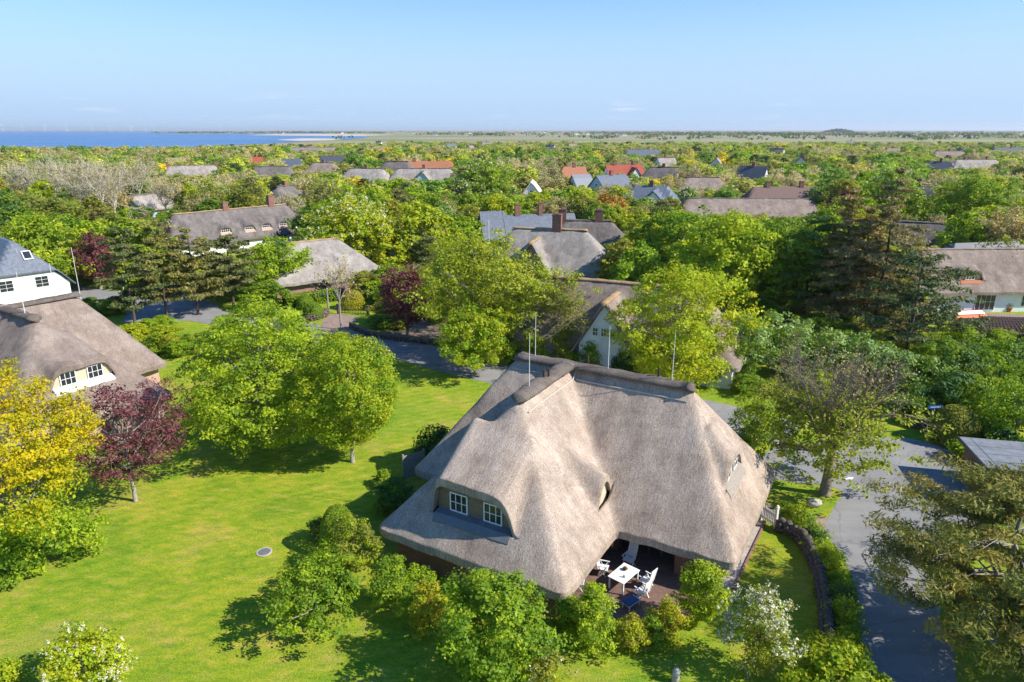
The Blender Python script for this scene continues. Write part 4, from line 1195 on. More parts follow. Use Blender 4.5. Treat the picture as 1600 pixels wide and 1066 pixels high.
# pine over the lane, bottom right
conifer('pine_tree', 'spreading golden green pine leaning over the lane at bottom right', (21.6, 25.4), 7.4, 5.6, 'leaf_pine_gold', 41, 2.2, 8, 13, 'pine', .22, 'bark_pale', tr=.2, per=215, cr=.74, wid=.24)
conifer('pine_tree', 'second golden pine filling the bottom right corner', (23.6, 21.0), 6.6, 4.6, 'leaf_pine_gold', 42, 1.2, 8, 10, 'pine', .22, 'bark_pale', tr=.17, per=140, cr=.72, wid=.24)

# conifers
for px, py, tp, R, sd, lb in ((212, 512, 362, 2.9, 51, 'leftmost of the pines by the parking court'), (262, 500, 352, 3.1, 52, 'second pine from the left by the parking court'), (310, 492, 360, 3.0, 53, 'third pine from the left by the parking court'), (365, 478, 372, 3.6, 54, 'rightmost broad pine by the parking court')):
    b, h = at_px(px, py, tp)
    conifer('pine_tree', lb, b, h, R, 'leaf_pine', sd, 2.6, 11, 7, 'pine', .34, 'bark_dark', 'pines by the parking court', .17, 60, cr=.75)
for px, py, tp, R, st, lf, sd, z0, lb in ((1365, 520, 266, 6.2, 'spruce', 'leaf_spruce', 55, 2.5, 'tallest brownish spruce with spiky top on the right'), (1305, 508, 300, 4.6, 'spruce', 'leaf_spruce', 56, 3.0, 'brownish spruce left of the tallest one'),
                                      (1255, 498, 345, 4.6, 'pine', 'leaf_dark', 57, 2.5, 'dark blue green pine at the left of the spruces'), (1415, 562, 402, 5.6, 'pine', 'leaf_pine', 58, 2.2, 'broad dark pine with leaning trunk in front of the spruces'),
                                      (1335, 505, 330, 4.2, 'spruce', 'leaf_spruce', 59, 3.2, 'slender brown spruce between two others')):
    b, h = at_px(px, py, tp)
    conifer('spruce_tree' if st == 'spruce' else 'pine_tree', lb, b, h, R, lf, sd, z0, 17 if st == 'spruce' else 11, 8, st, .34, 'bark_dark', 'conifers on the right', .2, 58, cr=.85)
b, h = at_px(1302, 496, 432)
bare_tree('bare_tree', 'small bare ochre coloured tree under the spruces', b, h, 61, bark='bark_ochre', depth=3, kids=2, nleaf=0, tr=.14)

# silver leaved shrubs along the back garden
for i, (px, py, tp, R) in enumerate(((1165, 592, 492, 2.7), (1205, 580, 486, 2.5), (1245, 590, 500, 2.7), (1290, 596, 512, 2.4), (1330, 598, 520, 2.4), (1368, 600, 534, 2.3), (1405, 606, 548, 2.4), (1440, 612, 556, 2.3))):
    b, h = at_px(px, py, tp)
    broadleaf('silver_shrub', ('leftmost' , 'second from left', 'third from left', 'fourth from left', 'fifth from left', 'sixth from left', 'seventh from left', 'rightmost')[i] + ' of the silvery whitebeams behind the lane', 'shrub', b, h, R, 'leaf_silver', .5, 'egg', 130, 45, .2, .6, 70 + i, limb=12, tr=.07, group='silvery whitebeams behind the lane')

# trees named one by one in the middle distance: foot pixel, top row
for nm, px, py, tp, R, lf, kd, cl, pr, sz, lb, ex in (
        ('chestnut_tree', 556, 420, 306, 9.2, 'leaf_lime', 'dome', 420, 60, .40, 'large blooming chestnut with cream candles in front of the village', ('blossom', 800, .22, .16)),
        ('maple_tree', 430, 462, 372, 4.3, 'leaf_fresh', 'egg', 260, 60, .28, 'bright green round maple left of the hipped thatch', None),
        ('copper_beech', 637, 530, 413, 3.2, 'leaf_purple', 'round', 190, 50, .22, 'small dark purple beech beside the shaded street', None),
        ('copper_beech', 158, 452, 362, 3.0, 'leaf_purple', 'round', 170, 50, .26, 'dark purple beech between slate house and pines', None),
        ('maple_tree', 1130, 500, 332, 5.6, 'leaf_fresh', 'egg', 300, 60, .34, 'big vivid green maple left of the dark pine', None),
        ('maple_tree', 1205, 492, 340, 5.4, 'leaf_green', 'egg', 300, 60, .34, 'deep green maple touching the dark pine', None),
        ('oak_tree', 1062, 455, 322, 6.0, 'leaf_green', 'round', 280, 60, .36, 'shaded green tree left of the vivid maple', None),
        ('oak_tree', 1010, 470, 395, 3.4, 'leaf_dark', 'dome', 170, 55, .30, 'dark tree right of the brick gabled house', None),
        ('oak_tree', 75, 455, 335, 6.4, 'leaf_green', 'dome', 320, 60, .36, 'broad green tree right above the slate house', None),
        ('oak_tree', 20, 400, 300, 6.0, 'leaf_dark', 'dome', 260, 60, .40, 'dark green tree at the left edge above the slate house', None),
        ('oak_tree', 125, 425, 335, 5.0, 'leaf_green', 'dome', 220, 60, .36, 'green tree behind the dark purple beech', None),
        ('bronze_tree', 672, 412, 374, 2.1, 'leaf_bronze', 'dome', 110, 45, .24, 'small bronze leaved tree by the cars', None),
        ('young_tree', 633, 412, 368, 2.0, 'leaf_fresh', 'round', 90, 45, .24, 'small round green tree left of the bronze one', None),
        ('bronze_tree', 945, 372, 300, 5.0, 'leaf_bronze', 'dome', 220, 50, .36, 'bronze brown tree behind the low dark house', None),
        ('young_tree', 268, 552, 520, .8, 'leaf_gold', 'round', 36, 40, .14, 'tiny golden sapling on the lawn behind the brown house', None),
        ('chestnut_tree', 1505, 385, 274, 7.0, 'leaf_green', 'round', 340, 60, .38, 'large round green tree right of the spruces', None),
        ('chestnut_tree', 1382, 380, 262, 7.0, 'leaf_fresh', 'dome', 300, 60, .40, 'blooming tree rising behind the spruces', ('blossom', 300, .24, .18)),
        ('chestnut_tree', 760, 330, 244, 9.5, 'leaf_green', 'dome', 360, 60, .48, 'wide blooming chestnut above the two chimney house', ('blossom', 620, .26, .2)),
        ('maple_tree', 1580, 700, 590, 2.6, 'leaf_fresh', 'dome', 150, 55, .18, 'light green tree with bare forked stem above the shed', None),
        ('oak_tree', 1560, 470, 372, 3.4, 'leaf_olive', 'round', 180, 50, .26, 'yellow green tree in front of the right edge house', None),
        ('pear_tree', 1075, 330, 292, 3.2, 'leaf_green', 'round', 110, 50, .34, 'small tree with white blossom by the slate house', ('blossom', 260, .24, .2))):
    b, h = at_px(px, py, tp)
    broadleaf(nm, lb, 'tree', b, h, R, lf, h * .16, kd, cl, int(pr * .8), sz * 1.06, sz * 3.2, px + py, limb=14, extra=ex, lump=.22)
b, h = at_px(533, 515, 398)
bare_tree('bare_tree', 'slim nearly bare tree with straight pale trunk beside the drive', b, h, 63, 'bud_haze', 'bark_pale', 3, 3, 5, .18, .5, .13, .5)
for i, (px, py, tp) in enumerate(((92, 345, 238), (128, 350, 245), (165, 352, 232), (185, 362, 240), (222, 330, 240), (60, 340, 240), (455, 370, 300), (262, 345, 280), (1590, 380, 290), (1560, 372, 300))):
    b, h = at_px(px, py, tp)
    bare_tree('bare_tree', 'tall pale bare branched tree above the green wood', b, h, 80 + i, 'bud_haze', 'bark_bleached', 3, 4, 4, .3, .5, .2, .32, 'bare trees above the wood', cr=.5, minr=.03)

# ---- shrub belt in front of the main house
for nm, px, py, tp, R, lf, kd, cl, pr, sz, cr_, lb, ex in (
        ('olive_shrub', 556, 893, 812, 1.55, 'leaf_olive', 'vase', 110, 60, .11, .34, 'brownish olive upright shrub beside the clipped dome', None),
        ('holly_shrub', 612, 950, 868, 1.25, 'leaf_green', 'dome', 140, 70, .09, .3, 'dark glossy shrub in front of the left wall', None),
        ('holly_shrub', 655, 935, 880, .85, 'leaf_fresh', 'dome', 80, 60, .09, .26, 'bright green shrub behind the golden one', None),
        ('golden_shrub', 672, 985, 908, 1.05, 'leaf_gold', 'dome', 110, 60, .10, .28, 'golden yellow shrub by the front eave', None),
        ('hazel_shrub', 770, 1058, 900, 2.35, 'leaf_green', 'round', 330, 60, .14, .42, 'big loose green shrub below the front corner of the roof', None),
        ('hawthorn_shrub', 852, 1075, 1010, .95, 'leaf_olive', 'dome', 70, 50, .10, .26, 'thin shrub with few white flowers at the bottom edge', ('blossom', 30, .08, .12)),
        ('box_shrub', 925, 1010, 915, 1.25, 'leaf_fresh', 'dome', 170, 65, .10, .32, 'dense green shrub left of the terrace', None),
        ('box_shrub', 885, 985, 925, .8, 'leaf_green', 'dome', 70, 60, .10, .3, 'small shadowed green shrub under the front eave corner', None),
        ('box_shrub', 985, 1010, 960, .85, 'leaf_olive', 'dome', 80, 55, .09, .26, 'low green shrub in front of the terrace', None),
        ('golden_shrub', 1040, 1000, 938, .95, 'leaf_gold', 'dome', 100, 55, .09, .26, 'golden tipped shrub in front of the terrace', None),
        ('box_shrub', 1020, 1008, 960, .7, 'leaf_green', 'dome', 60, 55, .09, .26, 'small green shrub left of the golden tipped one', None),
        ('laurel_shrub', 1088, 975, 876, 1.1, 'leaf_fresh', 'egg', 150, 65, .11, .32, 'upright bright green shrub right of the terrace', None),
        ('hawthorn_bush', 1180, 1055, 925, 1.45, 'leaf_olive', 'vase', 170, 45, .10, .36, 'white flowering hawthorn on the right lawn', ('blossom', 620, .07, .10)),
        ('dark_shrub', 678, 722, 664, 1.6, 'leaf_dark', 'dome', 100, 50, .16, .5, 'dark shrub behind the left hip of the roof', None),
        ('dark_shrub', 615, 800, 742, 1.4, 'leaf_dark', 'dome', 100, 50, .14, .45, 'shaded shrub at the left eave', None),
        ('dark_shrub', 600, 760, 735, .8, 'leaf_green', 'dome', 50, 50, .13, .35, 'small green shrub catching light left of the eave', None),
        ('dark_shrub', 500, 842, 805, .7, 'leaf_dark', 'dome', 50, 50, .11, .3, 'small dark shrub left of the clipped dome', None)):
    b, h = at_px(px, py, tp)
    broadleaf(nm, lb, 'shrub', b, max(.7, h), R, lf, .08, kd, cl, pr, sz, cr_, px * 3 + py, limb=16, tr=.04, extra=ex, lump=.27, inner=.3, bark='bark_dark')
b, h = at_px(502, 984, 890)
broadleaf('apple_tree', 'low spreading green fruit tree with leaning stem on the front lawn', 'tree', b, h, 2.3, 'leaf_green', .7, 'round', 190, 55, .14, .42, 91, 'bark_pale', 22, .09, flat=.45, lump=.25, lean=(-.12, .1))
b = P(1310, 1092)
broadleaf('lime_shrub', 'bright yellow green shrub at the bottom edge beside the lane', 'shrub', b, topz(b.y, 1016), 2.4, 'leaf_lime', .1, 'dome', 160, 50, .15, .42, 92, limb=10, tr=.06)


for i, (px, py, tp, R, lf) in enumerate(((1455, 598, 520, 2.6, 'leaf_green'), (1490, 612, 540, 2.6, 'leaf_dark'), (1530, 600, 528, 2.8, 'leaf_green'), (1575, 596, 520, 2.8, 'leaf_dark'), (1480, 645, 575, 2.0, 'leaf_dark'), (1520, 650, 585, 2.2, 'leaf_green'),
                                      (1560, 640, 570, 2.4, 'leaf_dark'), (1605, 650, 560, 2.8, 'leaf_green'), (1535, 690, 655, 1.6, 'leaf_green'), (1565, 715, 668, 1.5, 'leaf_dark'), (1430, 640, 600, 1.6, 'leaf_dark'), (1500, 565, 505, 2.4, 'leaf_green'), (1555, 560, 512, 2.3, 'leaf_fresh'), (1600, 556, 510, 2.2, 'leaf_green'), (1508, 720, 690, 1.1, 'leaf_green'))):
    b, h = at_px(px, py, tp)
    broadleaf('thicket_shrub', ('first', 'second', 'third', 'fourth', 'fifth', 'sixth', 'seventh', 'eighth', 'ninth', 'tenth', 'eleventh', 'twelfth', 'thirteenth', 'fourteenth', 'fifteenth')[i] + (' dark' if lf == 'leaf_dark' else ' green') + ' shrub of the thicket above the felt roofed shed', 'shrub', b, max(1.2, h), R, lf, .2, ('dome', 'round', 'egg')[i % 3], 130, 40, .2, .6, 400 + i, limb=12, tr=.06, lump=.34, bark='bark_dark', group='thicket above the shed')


def clipped(name, label, base, R, h, leaf, seed, n=5200, size=.07):
    rng = np.random.default_rng(seed)
    t = thing(name, label, 'topiary', (base[0], base[1], 0))
    u = rng.uniform(0, 1, n); th = rng.uniform(0, 2 * PI, n); z = u ** .8; r = np.sqrt(np.clip(1 - z ** 2.6, 0, 1))
    rad = R * (1 - rng.beta(1, 14, n)) * r
    C = np.stack([rad * np.cos(th), rad * np.sin(th), .03 + (h - .05) * z], 1)
    V_, val = leaf_quads(rng, C, .05, 2, size, 1, .3, .7, 1.2, np.array([0, 0, h * .35]))
    crown_obj(quads_mesh('crown', V_, val, leaf), t)
    mb = MB(); mb.tube([(0, 0, -.05), (0, 0, h * .8)], [.08, .03], 6); mb.build('trunk', 'bark_dark', t)
    return t


b, h = at_px(531, 858, 790)
clipped('topiary_dome', 'clipped round dome bush on the lawn left of the house', b, 1.05, h, 'leaf_green', 5)
b, h = at_px(1488, 690, 634)
clipped('topiary_dome', 'large clipped dome bush beside the blue street sign', b, 1.75, h, 'leaf_olive', 6, 9000, .12)
for i, (px, py, r_, lb) in enumerate(((862, 408, 1.0, 'small clipped ball near the cars'), (490, 497, 1.3, 'clipped ball left of the drive gate'), (478, 482, 1.2, 'second clipped ball behind the drive gate'), (552, 482, 1.6, 'golden clipped ball right of the bare tree'))):
    p = P(px if i else 646, py)
    clipped('topiary_dome', lb, p, r_, r_ * 1.5, 'leaf_gold' if i == 3 else 'leaf_green', 20 + i, 3000, .12)

# ------------------------------------------------------------------ garden and street objects
mloc = lambda u, v, z=0: Vector((3.6 + u * math.cos(math.radians(-30)) - v * math.sin(math.radians(-30)), 38.6 + u * math.sin(math.radians(-30)) + v * math.cos(math.radians(-30)), z))
MR = math.radians(-30)
pts = [mloc(*q) for q in ((4.3, -3.7), (10.3, -3.9), (10.3, -7.2), (9.2, -8.6), (6.8, -9.6), (4.3, -9.8))]
sheet('terrace', pts, 0.02, 'paver')
mb = MB()
for a, b in zip([mloc(11.3, -4.6), mloc(11.5, 2.6)], [mloc(11.5, 2.6), mloc(11.4, 2.7)]):
    d = b - a; mb.box((a + b) / 2 + Vector((0, 0, .05)), (d.length, .1, .1), math.atan2(d.y, d.x))
tag(mb.build('brick_edging', 'brick_rose'), 'thin red brick edging along the right wall of the house', 'edging')
sheet('gravel_strip', [mloc(10.5, -4.7), mloc(11.25, -4.6), mloc(11.45, 2.7), mloc(10.5, 2.7)], 0.018, 'boulder')

# terrace table and chairs
tp = mloc(6.4, -7.05)
T = thing('garden_table', 'white rectangular garden table on the terrace', 'table', tp, MR + math.radians(78))
mb = MB()
mb.box((0, 0, .73), (1.5, .95, .04)); mb.build('tabletop', 'white_paint', T, bevel=.01)
for x in (-.66, .66):
    for y in (-.4, .4):
        mb = MB(); mb.box((x, y, .355), (.07, .07, .71)); mb.build('leg', 'white_paint', T)
mb = MB(); mb.box((0, -.4, .67), (1.25, .03, .07)); mb.box((0, .4, .67), (1.25, .03, .07)); mb.build('apron', 'white_paint', T)
o = thing('flower_bowl', 'dark bowl with reddish flowers on the white table', 'bowl', tp + Vector((.1, .25, .751)))
mb = MB(); mb.tube([(0, 0, 0), (0, 0, .02), (0, 0, .10)], [.07, .09, .14], 12); mb.build('bowl', 'dark_metal', o, smooth=True)
V2, val = leaf_quads(np.random.default_rng(3), np.array([[0, 0, .14]]), .13, 60, .06); crown_obj(quads_mesh('flowers', V2, val, 'leaf_bronze'), o, 'flowers')
o = thing('small_jar', 'small glass jar near the front end of the white table', 'jar', tp + Vector((-.05, -.35, .751)))
mb = MB(); mb.tube([(0, 0, 0), (0, 0, .11), (0, 0, .14)], [.05, .05, .035], 10); j = mb.build('body', 'lead', o, smooth=True)
mb = MB(); mb.tube([(0, 0, .14), (0, 0, .165)], [.04, .04], 10); mb.build('lid', 'white_paint', o)


def chair(loc, rz, label, recline=.22, back=.78, cushion=None):
    """white folding garden chair; faces its local +y"""
    c = thing('garden_chair', label, 'chair', loc, rz, 'white garden chairs on the terrace')
    mb = MB()
    for i in range(6): mb.box((0, -.2 + .085 * i, .43), (.5, .065, .025))
    mb.box((-.24, .01, .40), (.035, .5, .04)); mb.box((.24, .01, .40), (.035, .5, .04))
    mb.build('seat', 'white_paint', c)
    mb = MB(); a = recline
    for i in range(8):
        s_ = .08 + i * back / 8; mb.box((0, -.24 - math.sin(a) * s_, .43 + math.cos(a) * s_), (.46, .02, .072), 0, a)
    for x in (-.24, .24): mb.box((x, -.24 - math.sin(a) * back / 2, .43 + math.cos(a) * back / 2), (.035, .035, back), 0, a)
    mb.build('backrest', 'white_paint', c)
    for x in (-.27, .27):
        mb = MB(); mb.box((x, 0, .64), (.055, .56, .03)); mb.build('armrest', 'white_paint', c)
        for sg in (-1, 1):
            mb = MB(); mb.box((x * .95, 0, .31), (.035, .045, .70), 0, sg * .62); mb.build('leg', 'white_paint', c)
    if cushion:
        mb = MB(); mb.box((0, .03, .475), (.46, .5, .06)); mb.build('cushion', cushion, c, bevel=.02)
    return c


chair(mloc(5.15, -6.7), MR + math.radians(-80), 'white chair left of the terrace table under the eave')
chair(mloc(6.05, -5.35), MR + math.radians(170), 'white slatted chair at the far end of the terrace table', .3)
chair(mloc(7.45, -6.55), MR + math.radians(75), 'white chair right of the terrace table, the farther one')
chair(mloc(7.55, -7.5), MR + math.radians(65), 'white chair right of the terrace table, the nearer one')
chair(mloc(4.55, -8.35), MR + math.radians(-75), 'white chair half under the front eave corner')
FS = thing('footstool', 'white reclining footstool with blue cushion at the terrace front', 'footstool', mloc(7.3, -8.35), MR + math.radians(70))
mb = MB()
for y in (-.22, .22): mb.box((0, y, .3), (.9, .04, .04))
for x in (-.4, 0, .4): mb.box((x, 0, .3), (.04, .44, .03))
mb.build('frame', 'white_paint', FS)
mb = MB(); mb.box((-.05, 0, .36), (.75, .46, .08)); mb.build('cushion', 'blue_cloth', FS, bevel=.03)
for x in (-.35, .35):
    for y in (-.2, .2):
        mb = MB(); mb.box((x, y, .14), (.035, .035, .29), 0, 0, .25 if x < 0 else -.25); mb.build('leg', 'white_paint', FS)
o = thing('hose_reel', 'yellow garden hose coil by the terrace wall', 'hose', mloc(4.85, -5.0))
mb = MB()
for k in range(3):
    r_ = .22 + .045 * k; mb.tube([(0.04 * k, r_ * math.cos(t), .9 + r_ * math.sin(t)) for t in np.linspace(0, 2 * PI, 18)], [.025] * 18, 5)
mb.build('coil', 'yellow_plastic', o, smooth=True); mb = MB(); mb.box((0, 0, .45), (.06, .06, .9)); mb.build('stand', 'dark_metal', o)

# bench by the right wall
Bn = thing('garden_bench', 'white slatted bench against the right wall of the house', 'bench', mloc(10.95, -2.9), MR + PI / 2)
mb = MB()
for i in range(4): mb.box((0, -.15 + .12 * i, .43), (1.3, .09, .03))
mb.build('seat', 'white_paint', Bn)
mb = MB()
for i in range(3): mb.box((0, .26, .58 + .13 * i), (1.3, .03, .08))
mb.build('backrest', 'white_paint', Bn)
for x in (-.6, .6):
    for y, h_ in ((-.17, .42), (.28, .88)):
        mb = MB(); mb.box((x, y, h_ / 2), (.06, .05, h_)); mb.build('leg', 'white_paint', Bn)
    mb = MB(); mb.box((x, .03, .62), (.06, .5, .04)); mb.build('armrest', 'white_paint', Bn)

# white picket gate
g0, g1 = mloc(10.3, 3.5), P(1211, 826)
dv = g1 - g0; gl = dv.length; ga = math.atan2(dv.y, dv.x)
Gt = thing('garden_gate', 'white picket gate with swept top beside the house corner', 'gate', (g0.x, g0.y, 0), ga)
for x in (0, gl * .5, gl):
    mb = MB(); mb.box((x, 0, .68), (.13, .13, 1.36)); mb.box((x, 0, 1.39), (.17, .17, .06)); mb.box((x, 0, 1.46), (.09, .09, .09)); mb.build('post', 'white_paint', Gt)
n = int(gl / .13)
for i in range(n):
    x = (i + .5) * gl / n; f_ = (x / (gl * .5)) % 1.0; h_ = 1.18 - .3 * math.sin(PI * f_) if x > gl * .5 else 1.0 + .22 * math.sin(PI * f_)
    mb = MB(); mb.box((x, -.03, .1 + h_ / 2), (.085, .022, h_)); mb.build('picket', 'white_paint', Gt)
for z in (.3, .85):
    mb = MB(); mb.box((gl / 2, .01, z), (gl, .04, .09)); mb.build('rail', 'white_paint', Gt)

# stone walls
def stone_mesh(seed):
    rng = np.random.default_rng(seed)
    import bmesh
    bm = bmesh.new(); bmesh.ops.create_icosphere(bm, subdivisions=2, radius=.5)
    ph = rng.uniform(0, 6, 9)
    for v_ in bm.verts:
        c = v_.co; k_ = 1 + .12 * math.sin(4 * c.x + ph[0]) + .12 * math.sin(5 * c.y + ph[1]) + .10 * math.sin(6 * c.z + ph[2]) + .06 * math.sin(9 * c.x + 8 * c.y + ph[3])
        v_.co = c * k_
    me = bpy.data.meshes.new('stone'); bm.to_mesh(me); bm.free()
    me.polygons.foreach_set('use_smooth', np.ones(len(me.polygons), dtype=bool)); return me


STN = [stone_mesh(i) for i in range(6)]
for i, me in enumerate(STN): me.materials.append(M['stone'])
line = smooth_line([P(1213, 828), P(1244, 842), P(1264, 868), P(1278, 902), P(1287, 944), P(1291, 988), P(1293, 1036), P(1294, 1090)], 8)
SW = thing('stone_wall', 'curved dry wall of round field stones along the right lawn', 'wall', (line[0].x, line[0].y, 0))
rng = np.random.default_rng(12)
dist = 0.0
cum = [0]
for a, b in zip(line[:-1], line[1:]): cum.append(cum[-1] + (b - a).length)
tot = cum[-1]


def along(s_):
    i = int(np.searchsorted(cum, s_)) - 1; i = max(0, min(i, len(line) - 2))
    t = (s_ - cum[i]) / (cum[i + 1] - cum[i]); d = (line[i + 1] - line[i]).normalized()
    return line[i].lerp(line[i + 1], t), d


mb = MB()
core = [along(tot * i / 30)[0] for i in range(31)]
for a, b in zip(core[:-1], core[1:]):
    d = b - a; mb.box((a.x + d.x / 2 - line[0].x, a.y + d.y / 2 - line[0].y, .33), (d.length + .1, .3, .66), math.atan2(d.y, d.x))
mb.build('core', 'dirt', SW)
for row in range(3):
    s_ = rng.uniform(0, .2)
    while s_ < tot:
        w_ = rng.uniform(.32, .5); p, d = along(min(tot - .01, s_ + w_ / 2))
        for sd in (-1, 1) if row < 2 else (0,):
            o = bpy.data.objects.new('stone', STN[rng.integers(6)]); link(o, SW)
            off = Vector((-d.y, d.x)) * sd * .17
            o.location = (p.x + off.x - line[0].x, p.y + off.y - line[0].y, .17 + .27 * row + rng.normal(0, .02))
            o.scale = (w_ * 1.05, rng.uniform(.36, .46), rng.uniform(.28, .36)); o.rotation_euler = (rng.normal(0, .2), rng.normal(0, .2), math.atan2(d.y, d.x) + rng.normal(0, .15))
        s_ += w_


def small_stone_wall(name, label, pts, h=.7, w=.5, sz=.3, seed=1):
    rng = np.random.default_rng(seed); pl = smooth_line(pts, 4)
    t = thing(name, label, 'wall', (pl[0].x, pl[0].y, 0))
    mb = MB()
    for a, b in zip(pl[:-1], pl[1:]):
        d = b - a; mb.box((a.x + d.x / 2 - pl[0].x, a.y + d.y / 2 - pl[0].y, h * .45), (d.length + .1, w * .6, h * .9), math.atan2(d.y, d.x))
    mb.build('core', 'dirt', t)
    vs, fs = [], []; base = np.array([v_.co[:] for v_ in STN[0].vertices]); fc = [tuple(p.vertices) for p in STN[0].polygons]
    for a, b in zip(pl[:-1], pl[1:]):
        d = b - a; n_ = max(1, int(d.length / sz)); nn = Vector((-d.y, d.x)).normalized()
        for i in range(n_):
            for row in range(int(h / (sz * .75))):
                for sd in (-1, 1):
                    q = a.lerp(b, (i + rng.uniform(.2, .8)) / n_) + nn * sd * w * .3
                    R_ = base * np.array([sz, sz, sz * .8]) * rng.uniform(.8, 1.15); an = rng.uniform(0, 6.3); ca, sa = math.cos(an), math.sin(an)
                    R_ = np.stack([R_[:, 0] * ca - R_[:, 1] * sa, R_[:, 0] * sa + R_[:, 1] * ca, R_[:, 2]], 1) + np.array([q.x - pl[0].x, q.y - pl[0].y, sz * .35 + row * sz * .75])
                    o_ = len(vs); vs += R_.tolist(); fs += [tuple(k + o_ for k in f) for f in fc]
    mb = MB(); mb.v, mb.f = vs, fs; mb.build('stones', 'stone', t, smooth=True)['kind'] = 'stuff'


small_stone_wall('stone_wall', 'low field stone wall under the shrubs beside the shaded street', [P(548, 512), P(580, 525), P(640, 534), P(690, 540)], .75, .5, .34, 2)
small_stone_wall('stone_wall', 'dark stone wall behind the blue street sign', [P(1412, 664), P(1440, 672), P(1462, 681)], 1.0, .5, .34, 3)
small_stone_wall('stone_wall', 'short stone wall by the drive entrance', [P(470, 505), P(505, 497), P(512, 490)], .8, .5, .34, 4)
small_stone_wall('brick_wall', 'low brown wall beside the lane left of the sycamore', [P(1218, 696), P(1250, 702), P(1280, 705)], .45, .35, .25, 5)

Bo = thing('boulder', 'single pale boulder on the small grass island', 'boulder', P(1272, 792))
o = bpy.data.objects.new('stone', STN[0].copy()); o.data.materials.clear(); o.data.materials.append(M['boulder']); link(o, Bo); o.location = (0, 0, .24); o.scale = (.85, .7, .62)
Ps = thing('stone_post', 'rough stone post at the bottom edge of the lawn', 'post', P(1055, 1066))
mb = MB(); mb.tube([(0, 0, -.05), (0, 0, .3), (.02, 0, .62), (.02, .01, .7)], [.17, .16, .15, .09], 8); mb.build('post', 'boulder', Ps, smooth=True)
Mh = thing('manhole_cover', 'round grey manhole cover set in the lawn', 'manhole', P(413, 863))
mb = MB(); mb.tube([(0, 0, 0), (0, 0, .035)], [.42, .42], 24); mb.build('rim', 'boulder', Mh)
mb = MB(); mb.tube([(0, 0, .02), (0, 0, .045)], [.33, .33], 24); mb.build('lid', 'lead', Mh)

# shed at the right edge
a = P(1505, 748); sh_r = math.radians(-13)
Sh = thing('brick_shed', 'flat roofed brick shed with grey felt roof at the right edge', 'shed', (28.7, 37.0, 0), sh_r)
mb = MB(); mb.prism([(.25, .2), (8.5, .2), (8.5, 4.0), (.25, 4.0)], 0, 2.45); mb.build('wall', 'brick_red', Sh)
mb = MB(); mb.prism([(-.1, -.1), (8.9, -.1), (8.9, 4.4), (-.1, 4.4)], 2.46, 2.6); rf = mb.build('roof', 'felt_roof', Sh)
for i in range(0, 7, 3):
    mb = MB(); mb.box((.05 + 1.25 * i + .5, 2.15, 2.606), (.02, 4.3, .012)); mb.build('seam', 'dark_metal', rf)
for i in range(3):
    mb = MB(); mb.box((4.4, .9 + 1.1 * i, 2.606), (8.7, .012, .01)); mb.build('seam', 'dark_metal', rf)
for c, d in (((4.4, -.13, 2.5), (9.1, .06, .24)), ((-.13, 2.15, 2.5), (.06, 4.5, .24))):
    mb = MB(); mb.box(c, d); mb.build('fascia', 'dark_metal', Sh)
mb = MB(); mb.box((3.4, .17, 1.25), (2.2, .06, 2.0)); mb.build('garage_door', 'blue_sign', Sh)
mb = MB(); mb.box((6.6, .17, 1.25), (2.2, .06, 2.0)); mb.build('garage_door', 'blue_sign', Sh)
FOOT.append(((31, 38), 6))

# street sign
Sg = thing('street_sign', 'blue street name sign on a thin grey post by the verge', 'sign', P(1452, 681), 0.1)
mb = MB(); mb.tube([(0, 0, 0), (0, 0, 2.3)], [.035, .035], 8); mb.build('post', 'steel', Sg)
mb = MB(); mb.box((0, -.045, 2.35), (1.15, .03, .26)); pl = mb.build('plate', 'blue_sign', Sg, bevel=.01)
mb = MB()
for i in range(7): mb.box((-.36 + .12 * i, -.064, 2.35), (.075 if i % 3 else .05, .006, .09))
mb.build('lettering', 'white_paint', pl)
for px, py, rz, lb in ((666, 392, .4, 'blue parking sign near the parked cars'), (196, 470, .2, 'small blue sign by the left pines')):
    s2 = thing('parking_sign', lb, 'sign', P(px, py), rz)
    mb = MB(); mb.tube([(0, 0, 0), (0, 0, 2.6)], [.045, .045], 6); mb.build('post', 'steel', s2)
    mb = MB(); mb.box((0, -.06, 2.5), (.62, .03, .62)); q = mb.build('plate', 'blue_sign', s2)
    mb = MB(); mb.box((-.08, -.08, 2.5), (.07, .01, .4)); mb.box((.06, -.08, 2.62), (.2, .01, .06)); mb.box((.06, -.08, 2.47), (.2, .01, .06)); mb.box((.15, -.08, 2.545), (.06, .01, .2)); mb.build('lettering', 'white_paint', q)

# poles and masts
for px, py, tp, r, mt, lb in ((127, 470, 388, .05, 'steel', 'tall white flagpole right of the slate house'), (580, 330, 275, .16, 'timber_grey', 'wooden utility pole above the chestnut'), (764, 400, 346, .1, 'steel', 'white mast in front of the blue-shaded white gable'),
                              (676, 300, 258, .1, 'timber_grey', 'utility pole left of the wide chestnut'), (1398, 602, 578, .06, 'white_paint', 'short white post between the silver shrubs'), (1147, 322, 298, .08, 'steel', 'thin lamp post left of the long barn'),
                              (513, 482, 452, .14, 'bark_pale', 'stout short trunk post by the clipped hedge')):
    p = P(px, py); h = topz(p.y, tp)
    o = thing('pole', lb, 'pole', p); mb = MB(); mb.tube([(0, 0, -.05), (0, 0, h)], [r, r * .7], 7); mb.build('shaft', mt, o)
    mb = MB(); mb.tube([(0, 0, h), (0, 0, h + r * 1.2)], [r * 1.2, r * .6], 7); mb.build('cap', mt, o)

